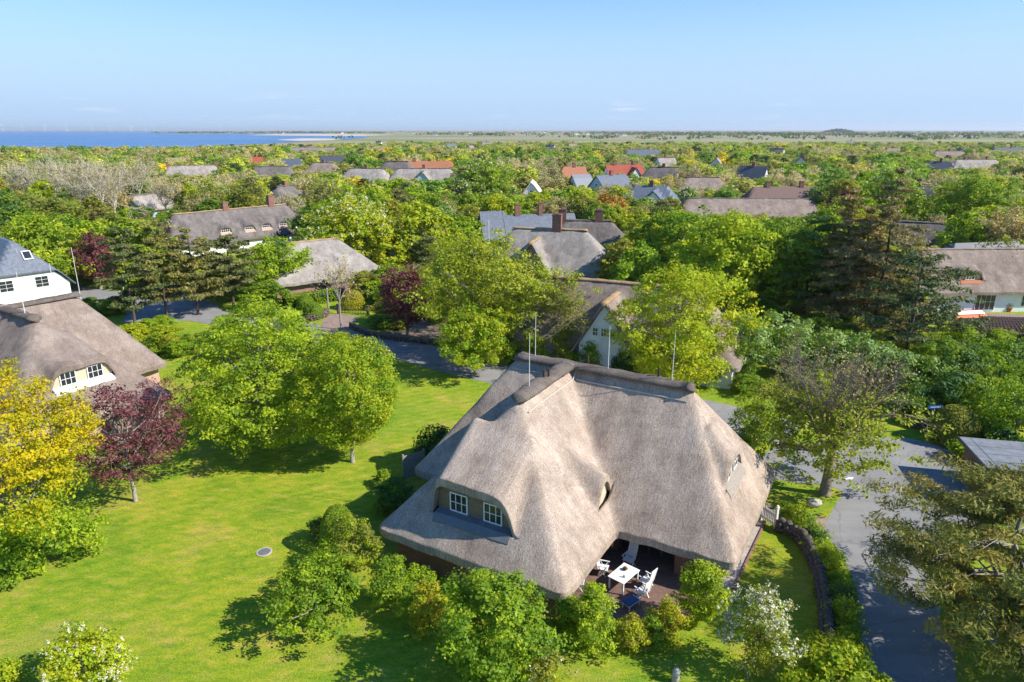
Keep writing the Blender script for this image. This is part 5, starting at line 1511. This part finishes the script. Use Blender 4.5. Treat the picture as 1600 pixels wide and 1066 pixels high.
# timber fence left of the house
F0, F1 = P(632, 752), P(664, 742)
d = F1 - F0
Fn = thing('timber_fence', 'grey horizontal board fence at the left eave', 'fence', F0, math.atan2(d.y, d.x))
for i in range(9):
    mb = MB(); mb.box((d.length / 2, 0, .2 + .19 * i), (d.length, .03, .16)); mb.build('board', 'timber_grey', Fn)
for x in (0, d.length):
    mb = MB(); mb.box((x, .05, .95), (.1, .1, 1.9)); mb.build('post', 'timber_grey', Fn)


def hedge(label, pts, w, h, leaf='leaf_fresh', n=60, seed=1, size=.16):
    """clipped hedge of leaves over a woody core"""
    rng = np.random.default_rng(seed); pl = [Vector((p[0], p[1])) for p in pts]
    t = thing('hedge', label, 'hedge', (pl[0].x, pl[0].y, 0))
    C = []
    core = MB()
    for a, b in zip(pl[:-1], pl[1:]):
        d = b - a; nn = Vector((-d.y, d.x)).normalized(); m_ = int(d.length * n)
        core.box((a.x + d.x / 2 - pl[0].x, a.y + d.y / 2 - pl[0].y, h * .45), (d.length, w * .7, h * .85), math.atan2(d.y, d.x))
        for _ in range(m_):
            q = a.lerp(b, rng.random()); k_ = rng.random()
            if k_ < .4: o_, z = rng.uniform(-.5, .5) * w, h + rng.normal(0, .03)
            else: o_, z = (.5 if k_ < .7 else -.5) * w + rng.normal(0, .03), rng.uniform(0.05, 1) * h
            C.append((q.x + nn.x * o_ - pl[0].x, q.y + nn.y * o_ - pl[0].y, z))
    V_, val = leaf_quads(rng, np.array(C), .10, 5, size, 1, .4, .7, .6)
    crown_obj(quads_mesh('foliage', V_, val, leaf), t, 'foliage')
    core.build('core', 'leaf_dark', t)


hedge('bright clipped hedge in front of the grey hipped thatch', [P(445, 482), P(530, 468)], 1.6, 1.5, 'leaf_fresh', 130, 1, .2)
hedge('tall clipped hedge block below the parasol', [P(568, 470), P(612, 462), P(640, 440)], 2.0, 2.4, 'leaf_fresh', 190, 2, .2)
hedge('long narrow hedge leading to the parked cars', [P(640, 428), P(700, 408), P(760, 392)], 1.2, 1.3, 'leaf_fresh', 110, 3, .2)
hedge('low hedge in front of the blue-shaded white gable', [P(690, 390), P(740, 380), P(770, 384)], 1.0, 1.2, 'leaf_fresh', 90, 4, .24)
for i, (px, py, r_) in enumerate(((1228, 806, .5), (1250, 815, .55), (1262, 832, .6), (1278, 845, .55), (1290, 872, .6), (1298, 893, .65), (1306, 918, .7), (1312, 945, .65), (1318, 975, .7), (1322, 1008, .6), (1328, 1040, .6))):
    broadleaf('rose_bush', ('first', 'second', 'third', 'fourth', 'fifth', 'sixth', 'seventh', 'eighth', 'ninth', 'tenth', 'eleventh')[i] + ' low bush from the gate on the bank beside the lane', 'shrub', P(px - 5, py), .95 + .25 * (i % 3), r_ + .28, ('leaf_green', 'leaf_fresh', 'leaf_green', 'leaf_dark')[i % 4], .05, 'dome', 46, 48, .10, .3, 300 + i, limb=5, tr=.03, lump=.4, group='low bushes on the bank')
hedge('clipped dark hedge behind the stone wall by the sign', [P(1395, 652), P(1440, 660)], 1.8, 1.7, 'leaf_green', 160, 6, .16)

# parasol, drive gate, cars, awning, tiled carport
p = P(612, 452)
Pa = thing('parasol', 'pale square parasol behind the clipped hedge', 'parasol', p)
mb = MB(); mb.tube([(0, 0, 0), (0, 0, 2.75)], [.04, .03], 6); mb.build('pole', 'timber_grey', Pa)
mb = MB(); r_ = 2.3; mb.add([(0, 0, 2.85)] + [(r_ * math.cos(PI / 4 + k * PI / 4), r_ * math.sin(PI / 4 + k * PI / 4), 2.25) for k in range(8)] + [(r_ * math.cos(PI / 4 + k * PI / 4), r_ * math.sin(PI / 4 + k * PI / 4), 2.08) for k in range(8)],
                            [(0, 1 + k, 1 + (k + 1) % 8) for k in range(8)] + [(1 + k, 9 + k, 9 + (k + 1) % 8, 1 + (k + 1) % 8) for k in range(8)]); mb.build('canopy', 'parasol_cloth', Pa)
p = P(552, 492)
Dg = thing('drive_gate', 'dark arched double gate at the end of the brick drive', 'gate', p, math.radians(-12))
for x in (-2.0, 2.0):
    mb = MB(); mb.box((x, 0, .6), (.25, .25, 1.2)); mb.box((x, 0, 1.24), (.34, .34, .1)); mb.build('post', 'stone', Dg)
for i in range(18):
    x = -1.8 + 3.6 * i / 17; mb = MB(); mb.box((x, 0, .1 + (.95 - .25 * math.cos(x / 1.8 * PI / 2)) / 2), (.05, .04, .95 - .25 * math.cos(x / 1.8 * PI / 2))); mb.build('bar', 'dark_metal', Dg)
for z in (.2, .62):
    mb = MB(); mb.box((0, .03, z), (3.7, .04, .07)); mb.build('rail', 'dark_metal', Dg)


def car(loc, rz, paint, label, kind='hatch'):
    c = thing('parked_car', label, 'car', loc, rz)
    prof = [(-2.05, .35), (-2.1, .75), (-1.95, .95), (-1.55, 1.02), (-1.15, 1.42), (.35, 1.46), (1.05, 1.0), (1.95, .84), (2.1, .6), (2.05, .35)] if kind != 'van' else [(-2.3, .35), (-2.35, 1.0), (-2.25, 1.85), (-1.9, 1.95), (1.2, 1.95), (1.7, 1.15), (2.25, .95), (2.3, .35)]
    mb = MB(); n_ = len(prof)
    mb.add([(x, -.86 + (.1 if z > 1.05 else 0), z) for x, z in prof] + [(x, .86 - (.1 if z > 1.05 else 0), z) for x, z in prof], [tuple(range(n_))[::-1], tuple(range(n_, 2 * n_))] + [(i, (i + 1) % n_, n_ + (i + 1) % n_, n_ + i) for i in range(n_)])
    mb.build('body', paint, c, bevel=.05)
    zt = 1.22 if kind != 'van' else 1.55
    for y in (-.83, .83):
        mb = MB(); mb.box((-.35, y * .95, zt), (1.7, .06, .3)); mb.build('side_window', 'glass', c)
    mb = MB(); mb.box((.78 if kind != 'van' else 1.48, 0, zt), (.05, 1.3, .5), 0, 0, -.95 if kind != 'van' else -.55); mb.build('windscreen', 'glass', c)
    for x in (-1.3, 1.3):
        for y in (-.8, .8):
            mb = MB(); mb.tube([(x, y - .1, .31), (x, y + .1, .31)], [.31, .31], 14); w_ = mb.build('wheel', 'rubber', c)
            mb = MB(); mb.tube([(x, y - .11, .31), (x, y + .11, .31)], [.18, .18], 10); mb.build('rim', 'steel', w_)
    for y in (-.6, .6):
        mb = MB(); mb.box((2.06 if kind != 'van' else 2.3, y, .68), (.08, .3, .14)); mb.build('headlight', 'steel', c)
    return c


car(P(664, 380), .3, 'car_blue', 'dark blue car parked beyond the bronze tree')
car(P(622, 405), 1.1, 'car_blue', 'dark car half hidden beside the small round tree')
car(P(292, 466), .25, 'car_white', 'white van on the parking court behind the pines', 'van')
car(P(1515, 396), .1, 'car_blue', 'dark car behind the right edge house')
car(P(1020, 353), .05, 'car_white', 'white van behind the bronze tree', 'van')
keep(610, 365, 690, 412, 100)
p = P(1508, 518)
Aw = thing('play_tent', 'orange and red tent roof with white stripe by the tiled carport', 'tent', p, math.radians(8))
mb = MB(); mb.add([(-2.4, -1.3, 1.5), (2.2, -1.3, 1.5), (2.2, 1.3, 1.5), (-2.4, 1.3, 1.5), (-1.6, 0, 2.5), (1.4, 0, 2.5)], [(0, 1, 5, 4), (1, 2, 5), (2, 3, 4, 5), (3, 0, 4)]); mb.build('canopy', 'orange_paint', Aw)
mb = MB(); mb.add([(-1.85, -.55, 2.16), (1.6, -.55, 2.16), (1.45, -.1, 2.47), (-1.65, -.1, 2.47)], [(0, 1, 2, 3)]); mb.build('stripe', 'white_paint', Aw).location = (0, -.03, .02)
mb = MB(); mb.add([(-1.6, .05, 2.5), (1.4, .05, 2.5), (1.9, .7, 2.0), (-2.0, .7, 2.0)], [(0, 1, 2, 3)]); mb.build('rear_panel', 'red_paint', Aw).location = (0, .03, .02)
for x in (-2.2, 2.0):
    for y in (-1.1, 1.1):
        mb = MB(); mb.box((x, y, .75), (.09, .09, 1.5)); mb.build('leg', 'orange_paint', Aw)
mb = MB(); mb.box((1.2, -1.0, .75), (1.8, .06, 1.4)); mb.build('side_panel', 'orange_paint', Aw)
p = P(1560, 505, 3.0)
Tc = thing('tiled_carport', 'low carport with brown pantile roof at the right edge', 'carport', (p.x + 1.5, p.y, 0), math.radians(-6))
mb = MB(); mb.prism([(-4.2, -1.8), (5.5, -1.8), (5.5, 3.4), (-4.2, 3.4)], 0, 2.25); mb.build('wall', 'brick_red', Tc)
mb = MB(); mb.add([(-4.7, -2.3, 2.3), (6, -2.3, 2.3), (6, 3.9, 2.3), (-4.7, 3.9, 2.3), (-2.6, .8, 3.3), (4, .8, 3.3)], [(0, 1, 5, 4), (1, 2, 5), (2, 3, 4, 5), (3, 0, 4), (3, 2, 1, 0)]); rf = mb.build('roof', 'brown_tile', Tc)
for r in range(7):
    f_ = (r + .5) / 7; y = -2.3 + 3.1 * f_; z = 2.3 + f_
    for i in range(26):
        x = -4.7 + 2.1 * f_ + (10.7 - 4.1 * f_) * (i + .5) / 26
        mb = MB() if (r, i) == (0, 0) else mb
        if (r, i) == (0, 0):
            mb.tube([(0, -.24, 0), (0, .24, .12)], [.15, .13], 6); tile0 = mb.build('tile', 'brown_tile', rf); tile0.location = (x, y, z + .03)
        else:
            o = tile0.copy(); link(o, rf); o.location = (x, y, z + .03)
for px, py, lb in ((1518, 487, 'terracotta pot and chair on the left of the white house terrace'), (1575, 487, 'terracotta pots on the right of the white house terrace')):
    p = P(px, py); o = thing('plant_pot', lb, 'plant pot', p)
    mb = MB(); mb.tube([(0, 0, 0), (0, 0, .5), (0, 0, .55)], [.28, .42, .42], 12); mb.build('pot', 'terracotta', o)
    V2, val = leaf_quads(np.random.default_rng(px), np.array([[0, 0, .8], [.2, .1, .9], [-.2, 0, .85]]), .4, 60, .16); crown_obj(quads_mesh('foliage', V2, val, 'leaf_green'), o, 'foliage')
sheet('paved_yard', [P(1478, 486), P(1600, 492), P(1600, 503), P(1490, 500)], .01, 'path_paver')
for px, py, w_, l_, lb in ((690, 492, 5, 3, 'x'),):
    sheet('flower_bed', [P(640, 500), P(720, 490), P(740, 512), P(690, 535), P(600, 520)], .006, 'dirt')

# ------------------------------------------------------------------ the wooded village
LANE = [(p.x, p.y) for p in smooth_line(street_line, 3)]


def clear_of(x, y, r):
    for (fx, fy), fr in FOOT:
        if (x - fx) ** 2 + (y - fy) ** 2 < (fr + r * .35) ** 2: return False
    for a in LANE:
        if (x - a[0]) ** 2 + (y - a[1]) ** 2 < (3.4 + r * .5) ** 2: return False
    return True


def hides(x, y, h, r):
    d = max(1, y * cp + (CAMH - h / 2) * sp)
    x0, y0 = proj(x, y, h); _, y1 = proj(x, y, 0)
    hw_ = r * FPX / d
    for (a, b, c, e_, dd) in KEEP:
        if y < dd and x0 + hw_ > a and x0 - hw_ < c and y0 < e_ - 2 and y1 > b: return True
    return False


def variant(kind, seed):
    rng = np.random.default_rng(seed); mb = None
    if kind == 'haze_tree':
        mb = MB(); tips = []
        mb.tube([(0, 0, -.05), (0, 0, .3), (0, 0, 3)], [.26, .2, .16], 6, False)
        for k_ in range(7):
            a = 2 * PI * k_ / 7 + rng.normal(0, .3); s_ = .15 if k_ == 0 else rng.uniform(.45, .95)
            twigs(rng, mb, (0, 0, rng.uniform(1.8, 3)), (s_ * math.cos(a), s_ * math.sin(a), 1), 2.7, .1, 3, 3, .5, .12, tips, .02)
        v_ = np.array(mb.v); k_ = 10 / v_[:, 2].max(); v_ *= k_; mb.v = [tuple(p) for p in v_]
        C = np.array(tips) * k_; V_, val = leaf_quads(rng, C, .7, 16, .36, .8, .4, .6, .3)
    elif kind == 'pine_tree':
        C, rad = [], []
        for i in range(11):
            f_ = i / 10; z = 2 + 7.8 * f_; rr = 3.0 * math.sqrt(max(.06, 1 - (1.4 * f_ - .4) ** 2))
            for k_ in range(8):
                th = rng.uniform(0, 6.3); q = rr * rng.uniform(.35, 1); C.append((q * math.cos(th), q * math.sin(th), z)); rad.append(.95)
        V_, val = leaf_quads(rng, np.array(C), np.array(rad), 60, .42, .45, .35, .36, .5)
        mb = trunk_mb(rng, 9.5, .18, n=6)
    else:
        shape = ('round', 'egg', 'dome')[seed % 3]
        C = crown_points(rng, shape, 3.6, 1.0, 9.5, 150, .2, .26)
        V_, val = leaf_quads(rng, C, 1.0 * rng.uniform(.7, 1.3, 150), 44, .46, .62, .5, .64, .5)
        mb = trunk_mb(rng, 7, .2, n=6); limbs(rng, mb, C, (0, 0), 6, .2, 9, .3, 4)
    V_[:, 2] *= 10 / V_[:, 2].max()
    return V_, val, mb


LEAFOF = {'maple_tree': ['leaf_lime', 'leaf_fresh'], 'oak_tree': ['leaf_olive', 'leaf_olive', 'leaf_lime'], 'ash_tree': ['leaf_green', 'leaf_fresh', 'leaf_green'], 'haze_tree': ['bud_haze', 'leaf_olive'], 'pine_tree': ['leaf_pine'], 'whitebeam_tree': ['leaf_silver'], 'copper_beech': ['leaf_purple']}
LOOK = {'maple_tree': 'yellow green leafy tree', 'oak_tree': 'olive green half leafed tree', 'ash_tree': 'full green leafy tree', 'haze_tree': 'thin brownish budding tree',
        'pine_tree': 'dark pine', 'whitebeam_tree': 'silvery green tree', 'copper_beech': 'dark purple tree'}
PROTO = {}
for kind, nv in (('maple_tree', 3), ('oak_tree', 3), ('ash_tree', 3), ('haze_tree', 2), ('pine_tree', 1), ('whitebeam_tree', 1), ('copper_beech', 1)):
    PROTO[kind] = []
    for i in range(nv):
        V_, val, mb = variant(kind, 500 + 17 * i + len(kind))
        tm = bpy.data.meshes.new('trunk'); tm.from_pydata(mb.v, [], mb.f); tm.update(); tm.materials.append(M['bark_twig' if kind == 'haze_tree' else 'bark_dark' if kind == 'pine_tree' else 'bark_pale'])
        cm = quads_mesh('crown', V_, val, LEAFOF[kind][0])
        for lf in LEAFOF[kind]: PROTO[kind].append((cm, tm, lf))

NAMED = []
for o in COL.objects:
    if o.get('category') == 'house':
        sh = o['label']
        for w_ in (' with ', ' in ', ' among ', ' behind ', ' near ', ' below ', ' further ', ' above ', ' under ', ' beside ', ' standing ', ' half ', ' at ', ' showing ', ' left of ', ' right of ', ' far ', ','):
            sh = sh.split(w_)[0]
        NAMED.append((o.location.x, o.location.y, proj(o.location.x, o.location.y, 5)[0], sh))


def near_house(x, y):
    c = min(NAMED, key=lambda q: (q[0] - x) ** 2 + (q[1] - y) ** 2)
    px = proj(x, y, 4)[0]
    side = 'behind' if y > c[1] + 6 and abs(px - c[2]) < 40 else 'in front of' if y < c[1] - 6 and abs(px - c[2]) < 40 else 'left of' if px < c[2] else 'right of'
    return side + ' the ' + c[3]


rng = np.random.default_rng(99)
cell = {}


def free(x, y, r):
    gx, gy = int(x // 8), int(y // 8)
    for i in (-1, 0, 1):
        for j in (-1, 0, 1):
            for (a, b, c) in cell.get((gx + i, gy + j), ()):
                if (x - a) ** 2 + (y - b) ** 2 < ((r + c) * .62) ** 2: return False
    return True


def put(x, y, r): cell.setdefault((int(x // 8), int(y // 8)), []).append((x, y, r))


for (x, y, r) in PLANTED: put(x, y, min(r, 5))
spots = []
tries = 0
while tries < 105000:
    tries += 1
    y = 84 + (860 - 84) * rng.random()
    if rng.random() > y / 860 * 1.5 and y > 260: continue
    x = rng.uniform(-1.0, 1.0) * y
    if abs(x) > .82 * y and y < 110: continue
    if x < -.18 * y and y > 520 + 300 * (x / y + .18) * -1 * 0 + 60 + max(0, (x / y + .5)) * 700: continue     # open shore on the left
    if .1 < x / y < .9 and y > 830: continue
    r = rng.uniform(3.0, 5.2) * (1 if y < 420 else 1.25)
    h = r * rng.uniform(1.75, 2.6)
    if y > 240: h = min(max(h, 6.0), 12.5)
    if y > 480: h = min(h, rng.uniform(7.0, 10.2))
    if y > 560 and rng.random() < (y - 560) / 420: continue
    if not clear_of(x, y, r) or not free(x, y, r): continue
    if hides(x, y, h, r):
        h *= .5; r *= .62
        if h < 2.2 or hides(x, y, h, r): continue
    put(x, y, r); spots.append((y, x, r, h))
spots.sort(key=lambda q: (abs(q[1]) > .8 * q[0], q[0]))
kinds = ['maple_tree', 'oak_tree', 'ash_tree', 'haze_tree', 'pine_tree', 'whitebeam_tree', 'copper_beech']
NEAR = 460
for (y, x, r, h) in spots[:NEAR]:
    wts = np.array([.27, .24, .24, .16, .04, .035, .015])
    if x < -.25 * y: wts = np.array([.20, .24, .26, .24, .05, .01, .0])
    kind = kinds[rng.choice(7, p=wts / wts.sum())]
    cm, tm, lf = PROTO[kind][rng.integers(len(PROTO[kind]))]
    t = thing(kind, LOOK[kind] + ' ' + near_house(x, y), 'tree', (x, y, 0), rng.uniform(0, 6.28), kind.replace('_', ' ') + 's of the wooded village')
    t.scale = (r / 4.0, r / 4.0 * rng.uniform(.88, 1.12), h / 10.0)
    o = bpy.data.objects.new('crown', cm); link(o, t); o.material_slots[0].link = 'OBJECT'; o.material_slots[0].material = M[lf]
    o = bpy.data.objects.new('trunk', tm); link(o, t)

# farther crowns run together into one wood
TINT_GAIN = 1.3
TINT = {'m': (.32, .36, .04), 'o': (.27, .27, .07), 'a': (.13, .22, .03), 'h': (.36, .32, .17), 'd': (.05, .08, .03), 'f': (.20, .29, .03), 'y': (.42, .36, .03)}
far = spots[NEAR:]
FAR_LEAF = []
for i in range(6):
    r2 = np.random.default_rng(900 + i)
    if i < 4:
        C = crown_points(r2, ('round', 'egg', 'dome', 'round')[i], 3.7, .6, 9.6, 120, .15, .3)
        V_, val = leaf_quads(r2, C, 1.05 * r2.uniform(.6, 1.3, 120), 26, .62, .62, .5, .7, .5)
    elif i == 4:
        V_, val, mb = variant('haze_tree', 77)
        tw = np.array(mb.v); fq = np.array([f for f in mb.f if len(f) == 4])
        V_ = np.concatenate([V_, tw[fq].reshape(-1, 3)]); val = np.concatenate([val, np.full(len(fq), .6)])
    else:
        V_, val, mb = variant('pine_tree', 78)
    V_[:, 2] *= 10 / V_[:, 2].max()
    me = quads_mesh('far_crown', V_, val, 'canopy'); FAR_LEAF.append(bpy.data.objects.new('far_crown', me))
me = bpy.data.meshes.new('woodland'); n = len(far)
me.vertices.add(n); me.vertices.foreach_set('co', np.array([(x, y, 0) for (y, x, r, h) in far], dtype=np.float32).ravel())
tints, idx = [], []
for (y, x, r, h) in far:
    key = 'moahdfyoa'[rng.choice(9, p=[.15, .2, .2, .16, .04, .13, .03, .05, .04])]
    tints.append(np.append(np.array(TINT[key]) * TINT_GAIN * rng.uniform(.95, 1.5), 1)); idx.append(4 if key == 'h' else 5 if key == 'd' else rng.integers(4))
me.attributes.new('tint', 'FLOAT_COLOR', 'POINT').data.foreach_set('color', np.array(tints, dtype=np.float32).ravel())
me.attributes.new('which', 'INT', 'POINT').data.foreach_set('value', np.array(idx, dtype=np.int32))
me.attributes.new('size', 'FLOAT_VECTOR', 'POINT').data.foreach_set('vector', np.array([(r / 4, r / 4, h / 10) for (y, x, r, h) in far], dtype=np.float32).ravel())
me.attributes.new('turn', 'FLOAT_VECTOR', 'POINT').data.foreach_set('vector', np.array([(0, 0, rng.uniform(0, 6.28)) for _ in far], dtype=np.float32).ravel())
o = bpy.data.objects.new('woodland', me); link(o)
tag(o, 'distant wood of mixed spring trees behind the village', 'woodland', kind='stuff')
ng = bpy.data.node_groups.new('woodland', 'GeometryNodeTree')
ng.interface.new_socket('Geometry', in_out='INPUT', socket_type='NodeSocketGeometry'); ng.interface.new_socket('Geometry', in_out='OUTPUT', socket_type='NodeSocketGeometry')
gn, gl_ = ng.nodes, ng.links
gi, go = gn.new('NodeGroupInput'), gn.new('NodeGroupOutput')
iop = gn.new('GeometryNodeInstanceOnPoints'); iop.inputs['Pick Instance'].default_value = True
jn = gn.new('GeometryNodeJoinGeometry')
for p_ in reversed(FAR_LEAF):
    oi = gn.new('GeometryNodeObjectInfo'); oi.inputs['Object'].default_value = p_
    g2 = gn.new('GeometryNodeGeometryToInstance'); gl_.new(oi.outputs['Geometry'], g2.inputs[0]); gl_.new(g2.outputs[0], jn.inputs[0])
gl_.new(gi.outputs[0], iop.inputs['Points']); gl_.new(jn.outputs[0], iop.inputs['Instance'])
for nm, ty, so in (('which', 'INT', 'Instance Index'), ('size', 'FLOAT_VECTOR', 'Scale'), ('turn', 'FLOAT_VECTOR', 'Rotation')):
    na = gn.new('GeometryNodeInputNamedAttribute'); na.data_type = ty; na.inputs['Name'].default_value = nm
    gl_.new(na.outputs['Attribute'], iop.inputs[so])
gl_.new(iop.outputs[0], go.inputs[0])
md = o.modifiers.new('wood', 'NODES'); md.node_group = ng

# garden shrubs in the beds between the houses
for i in range(1500):
    if i == 0: nsh = 0
    y = rng.uniform(52, 100); x = rng.uniform(-.72, .72) * y
    r = rng.uniform(.9, 1.9); h = r * rng.uniform(1.0, 1.6)
    px, py = proj(x, y, 0)
    if py > 575 and px < 1130: continue
    if 1185 < px and py > 640: continue
    if -50 < x - 0 < 34 and y < 58 and x > -35 and x < 20: continue
    if not clear_of(x, y, r * 2) or not free(x, y, r) or hides(x, y, h, r): continue
    if 185 < px < 350 and 455 < py < 512: continue
    if 490 < px < 575 and 485 < py < 525: continue
    if 1290 < px < 1360 and 470 < py < 510: continue
    put(x, y, r * 1.3); nsh += 1
    if nsh > 110: break
    kind = ['ash_tree', 'maple_tree', 'oak_tree', 'whitebeam_tree'][rng.choice(4, p=[.5, .2, .2, .1])]
    cm, tm, lf = PROTO[kind][rng.integers(len(PROTO[kind]))]
    t = thing('garden_shrub', {'ash_tree': 'rounded green', 'maple_tree': 'rounded yellow green', 'oak_tree': 'rounded olive', 'whitebeam_tree': 'rounded silvery'}[kind] + ' garden shrub ' + near_house(x, y), 'shrub', (x, y, 0), rng.uniform(0, 6.28), 'garden shrubs between the houses')
    t.scale = (r / 3.6, r / 3.6, h / 10); o = bpy.data.objects.new('crown', cm); link(o, t); o.material_slots[0].link = 'OBJECT'; o.material_slots[0].material = M[lf]
    o = bpy.data.objects.new('trunk', tm); link(o, t)

# ------------------------------------------------------------------ the far shore
VV, CC = [], []
for i in range(2600):
    y = rng.choice([rng.uniform(1500, 2300), rng.uniform(2600, 3600), rng.uniform(4200, 6500)], p=[.12, .40, .48])
    pxx = rng.uniform(420, 1640) if y < 3600 else rng.uniform(240, 1640)
    if y < 2400 and rng.random() < .55: continue
    x = (pxx - 800) / FPX * y * cp
    if x < -430 and y < 4000: continue
    if math.sin(x * .0061 + y * .003) + math.sin(x * .0023 - 1) + rng.normal(0, .5) < -.1: continue
    hh = rng.uniform(5, 11); w_ = rng.uniform(8, 22); n = 14
    C = np.stack([x + rng.normal(0, w_, n), y + rng.normal(0, 8, n), hh * rng.uniform(.25, 1, n)], 1)
    V_, val = leaf_quads(rng, C, .5, 1, 8.0, 1, .3, .7, .5, np.array([x, y, 2]))
    V_[:, 2] = np.maximum(V_[:, 2], .1)
    base = np.array(TINT['aaohd'[rng.integers(5)]]) * .75
    VV.append(V_); CC.append(np.concatenate([np.clip(base[None, :] * (.7 + .6 * val[:, None]), 0, .8), np.ones((n, 1))], 1))
o = bpy.data.objects.new('far_treeline', quads_mesh('far_treeline', np.concatenate(VV), np.concatenate(CC), 'canopy_far', 'tint')); link(o)
tag(o, 'low line of trees along the far marsh edge', 'treeline', kind='stuff')
VV, CC = [], []
hx, hy = (1288 - 800) / FPX * 4800, 4800
n = 900
th = rng.uniform(0, 6.3, n); q = np.sqrt(rng.random(n))
C = np.stack([hx + 120 * q * np.cos(th), hy + 60 * q * np.sin(th), 25 * np.clip(1 - q ** 2, 0, 1) * rng.uniform(.85, 1, n) + 2], 1)
V_, val = leaf_quads(rng, C, 1, 1, 11, 1, .4, .8, .8, np.array([hx, hy, 0]))
V_[:, 2] = np.maximum(V_[:, 2], .1)
o = bpy.data.objects.new('wooded_hill', quads_mesh('wooded_hill', V_, np.concatenate([np.array([[.06, .10, .03]]) * (.6 + .8 * val[:, None]), np.ones((n, 1))], 1), 'canopy_far', 'tint')); link(o)
tag(o, 'small dark wooded hill on the right horizon', 'hill', kind='stuff')
for i in range(46):
    y = rng.uniform(2500, 5200); px = rng.uniform(440, 1560); x = (px - 800) / FPX * y * cp
    if x < -400 and y < 4000: y = 5200; x = (px - 800) / FPX * y * cp
    t = thing('marsh_house', 'tiny pale house in the line of buildings across the marsh', 'house', (x, y, 0), rng.uniform(-.6, .6), 'tiny houses across the marsh')
    w_, d_, h_ = rng.uniform(9, 20), 8, rng.uniform(4, 6)
    mb = MB(); mb.box((0, 0, h_ / 2), (w_, d_, h_)); mb.build('wall', 'white_wall', t)
    mb = MB(); mb.add([(-w_ / 2 - .5, -4.6, h_ - .3), (w_ / 2 + .5, -4.6, h_ - .3), (w_ / 2 + .5, 4.6, h_ - .3), (-w_ / 2 - .5, 4.6, h_ - .3), (-w_ / 2 - .5, 0, h_ + 4), (w_ / 2 + .5, 0, h_ + 4)], [(0, 1, 5, 4), (2, 3, 4, 5), (1, 2, 5), (3, 0, 4), (3, 2, 1, 0)])
    mb.build('roof', ('thatch_brown', 'red_tile', 'slate')[i % 3], t)
# wind turbines across the bay
for i, px in enumerate((4, 35, 70, 105, 144, 172, 205, 228, 345)):
    y = 9000 + 700 * (i % 3); x = (px - 800) / FPX * y * cp; h_ = 70
    t = thing('wind_turbine', 'faint white wind turbine standing across the bay', 'wind turbine', (x, y, 0), rng.uniform(-.4, .4), 'wind turbines across the bay')
    mb = MB(); mb.tube([(0, 0, 0), (0, 0, h_)], [2.6, 1.5], 8); mb.build('tower', 'white_paint', t)
    mb = MB(); mb.box((0, 2, h_ + 1), (4, 11, 4)); mb.build('nacelle', 'white_paint', t)
    a0 = rng.uniform(0, 2)
    for k in range(3):
        a = a0 + k * 2 * PI / 3; d = Vector((math.cos(a), 0, math.sin(a)))
        mb = MB(); c = Vector((0, -4.5, h_ + 1)); mb.tube([c, c + d * 10, c + d * 35], [1.4, 2.0, .5], 5); mb.build('blade', 'white_paint', t)
sheet('far_coast', [(x_, y_) for x_, y_ in ((-14500, 14200), (-6000, 13200), (-3300, 9600), (-2600, 9800), (-3000, 14000), (-14500, 15500))], .6, 'grass')

# ------------------------------------------------------------------ the air
hb = MB(); hb.box((0, 25000, 54), (110000, 54000, 110))
hz_m = bpy.data.materials.new('haze'); hz_m.use_nodes = True; M['haze'] = hz_m
N, L = hz_m.node_tree.nodes, hz_m.node_tree.links
N.remove(N['Principled BSDF'])
pv = N.new('ShaderNodeVolumePrincipled'); pv.inputs['Color'].default_value = (0.90, 0.96, 1.0, 1); pv.inputs['Density'].default_value = 0.00006; pv.inputs['Anisotropy'].default_value = 0.2
L.new(pv.outputs[0], N['Material Output'].inputs['Volume'])
tag(hb.build('haze', 'haze'), 'thin pale sea haze over the far plain', 'haze', kind='stuff')

# ------------------------------------------------------------------ tell look-alikes apart by their order in the view
ORD = ['leftmost', 'second', 'third', 'fourth', 'fifth', 'sixth', 'seventh', 'eighth', 'ninth', 'tenth', 'eleventh', 'twelfth']


def word(n_):
    if n_ <= 12: return ORD[n_ - 1]
    if n_ < 20: return {13: 'thirteenth', 14: 'fourteenth', 15: 'fifteenth', 16: 'sixteenth', 17: 'seventeenth', 18: 'eighteenth', 19: 'nineteenth'}[n_]
    t_, u_ = divmod(n_, 10)
    return {2: 'twentieth', 3: 'thirtieth', 4: 'fortieth', 5: 'fiftieth'}[t_] if u_ == 0 else {2: 'twenty', 3: 'thirty', 4: 'forty', 5: 'fifty'}[t_] + '-' + ['first', 'second', 'third', 'fourth', 'fifth', 'sixth', 'seventh', 'eighth', 'ninth'][u_ - 1]


same = {}
for o in COL.objects:
    if o.parent is None and o.get('label'): same.setdefault(o['label'], []).append(o)
for lb, os_ in same.items():
    if len(os_) > 1:
        os_.sort(key=lambda o: proj(o.location.x, o.location.y, 4)[0])
        for i, o in enumerate(os_):
            o['label'] = lb + (', leftmost' if i == 0 else ', rightmost' if i == len(os_) - 1 else ', %s from left' % word(i + 1))
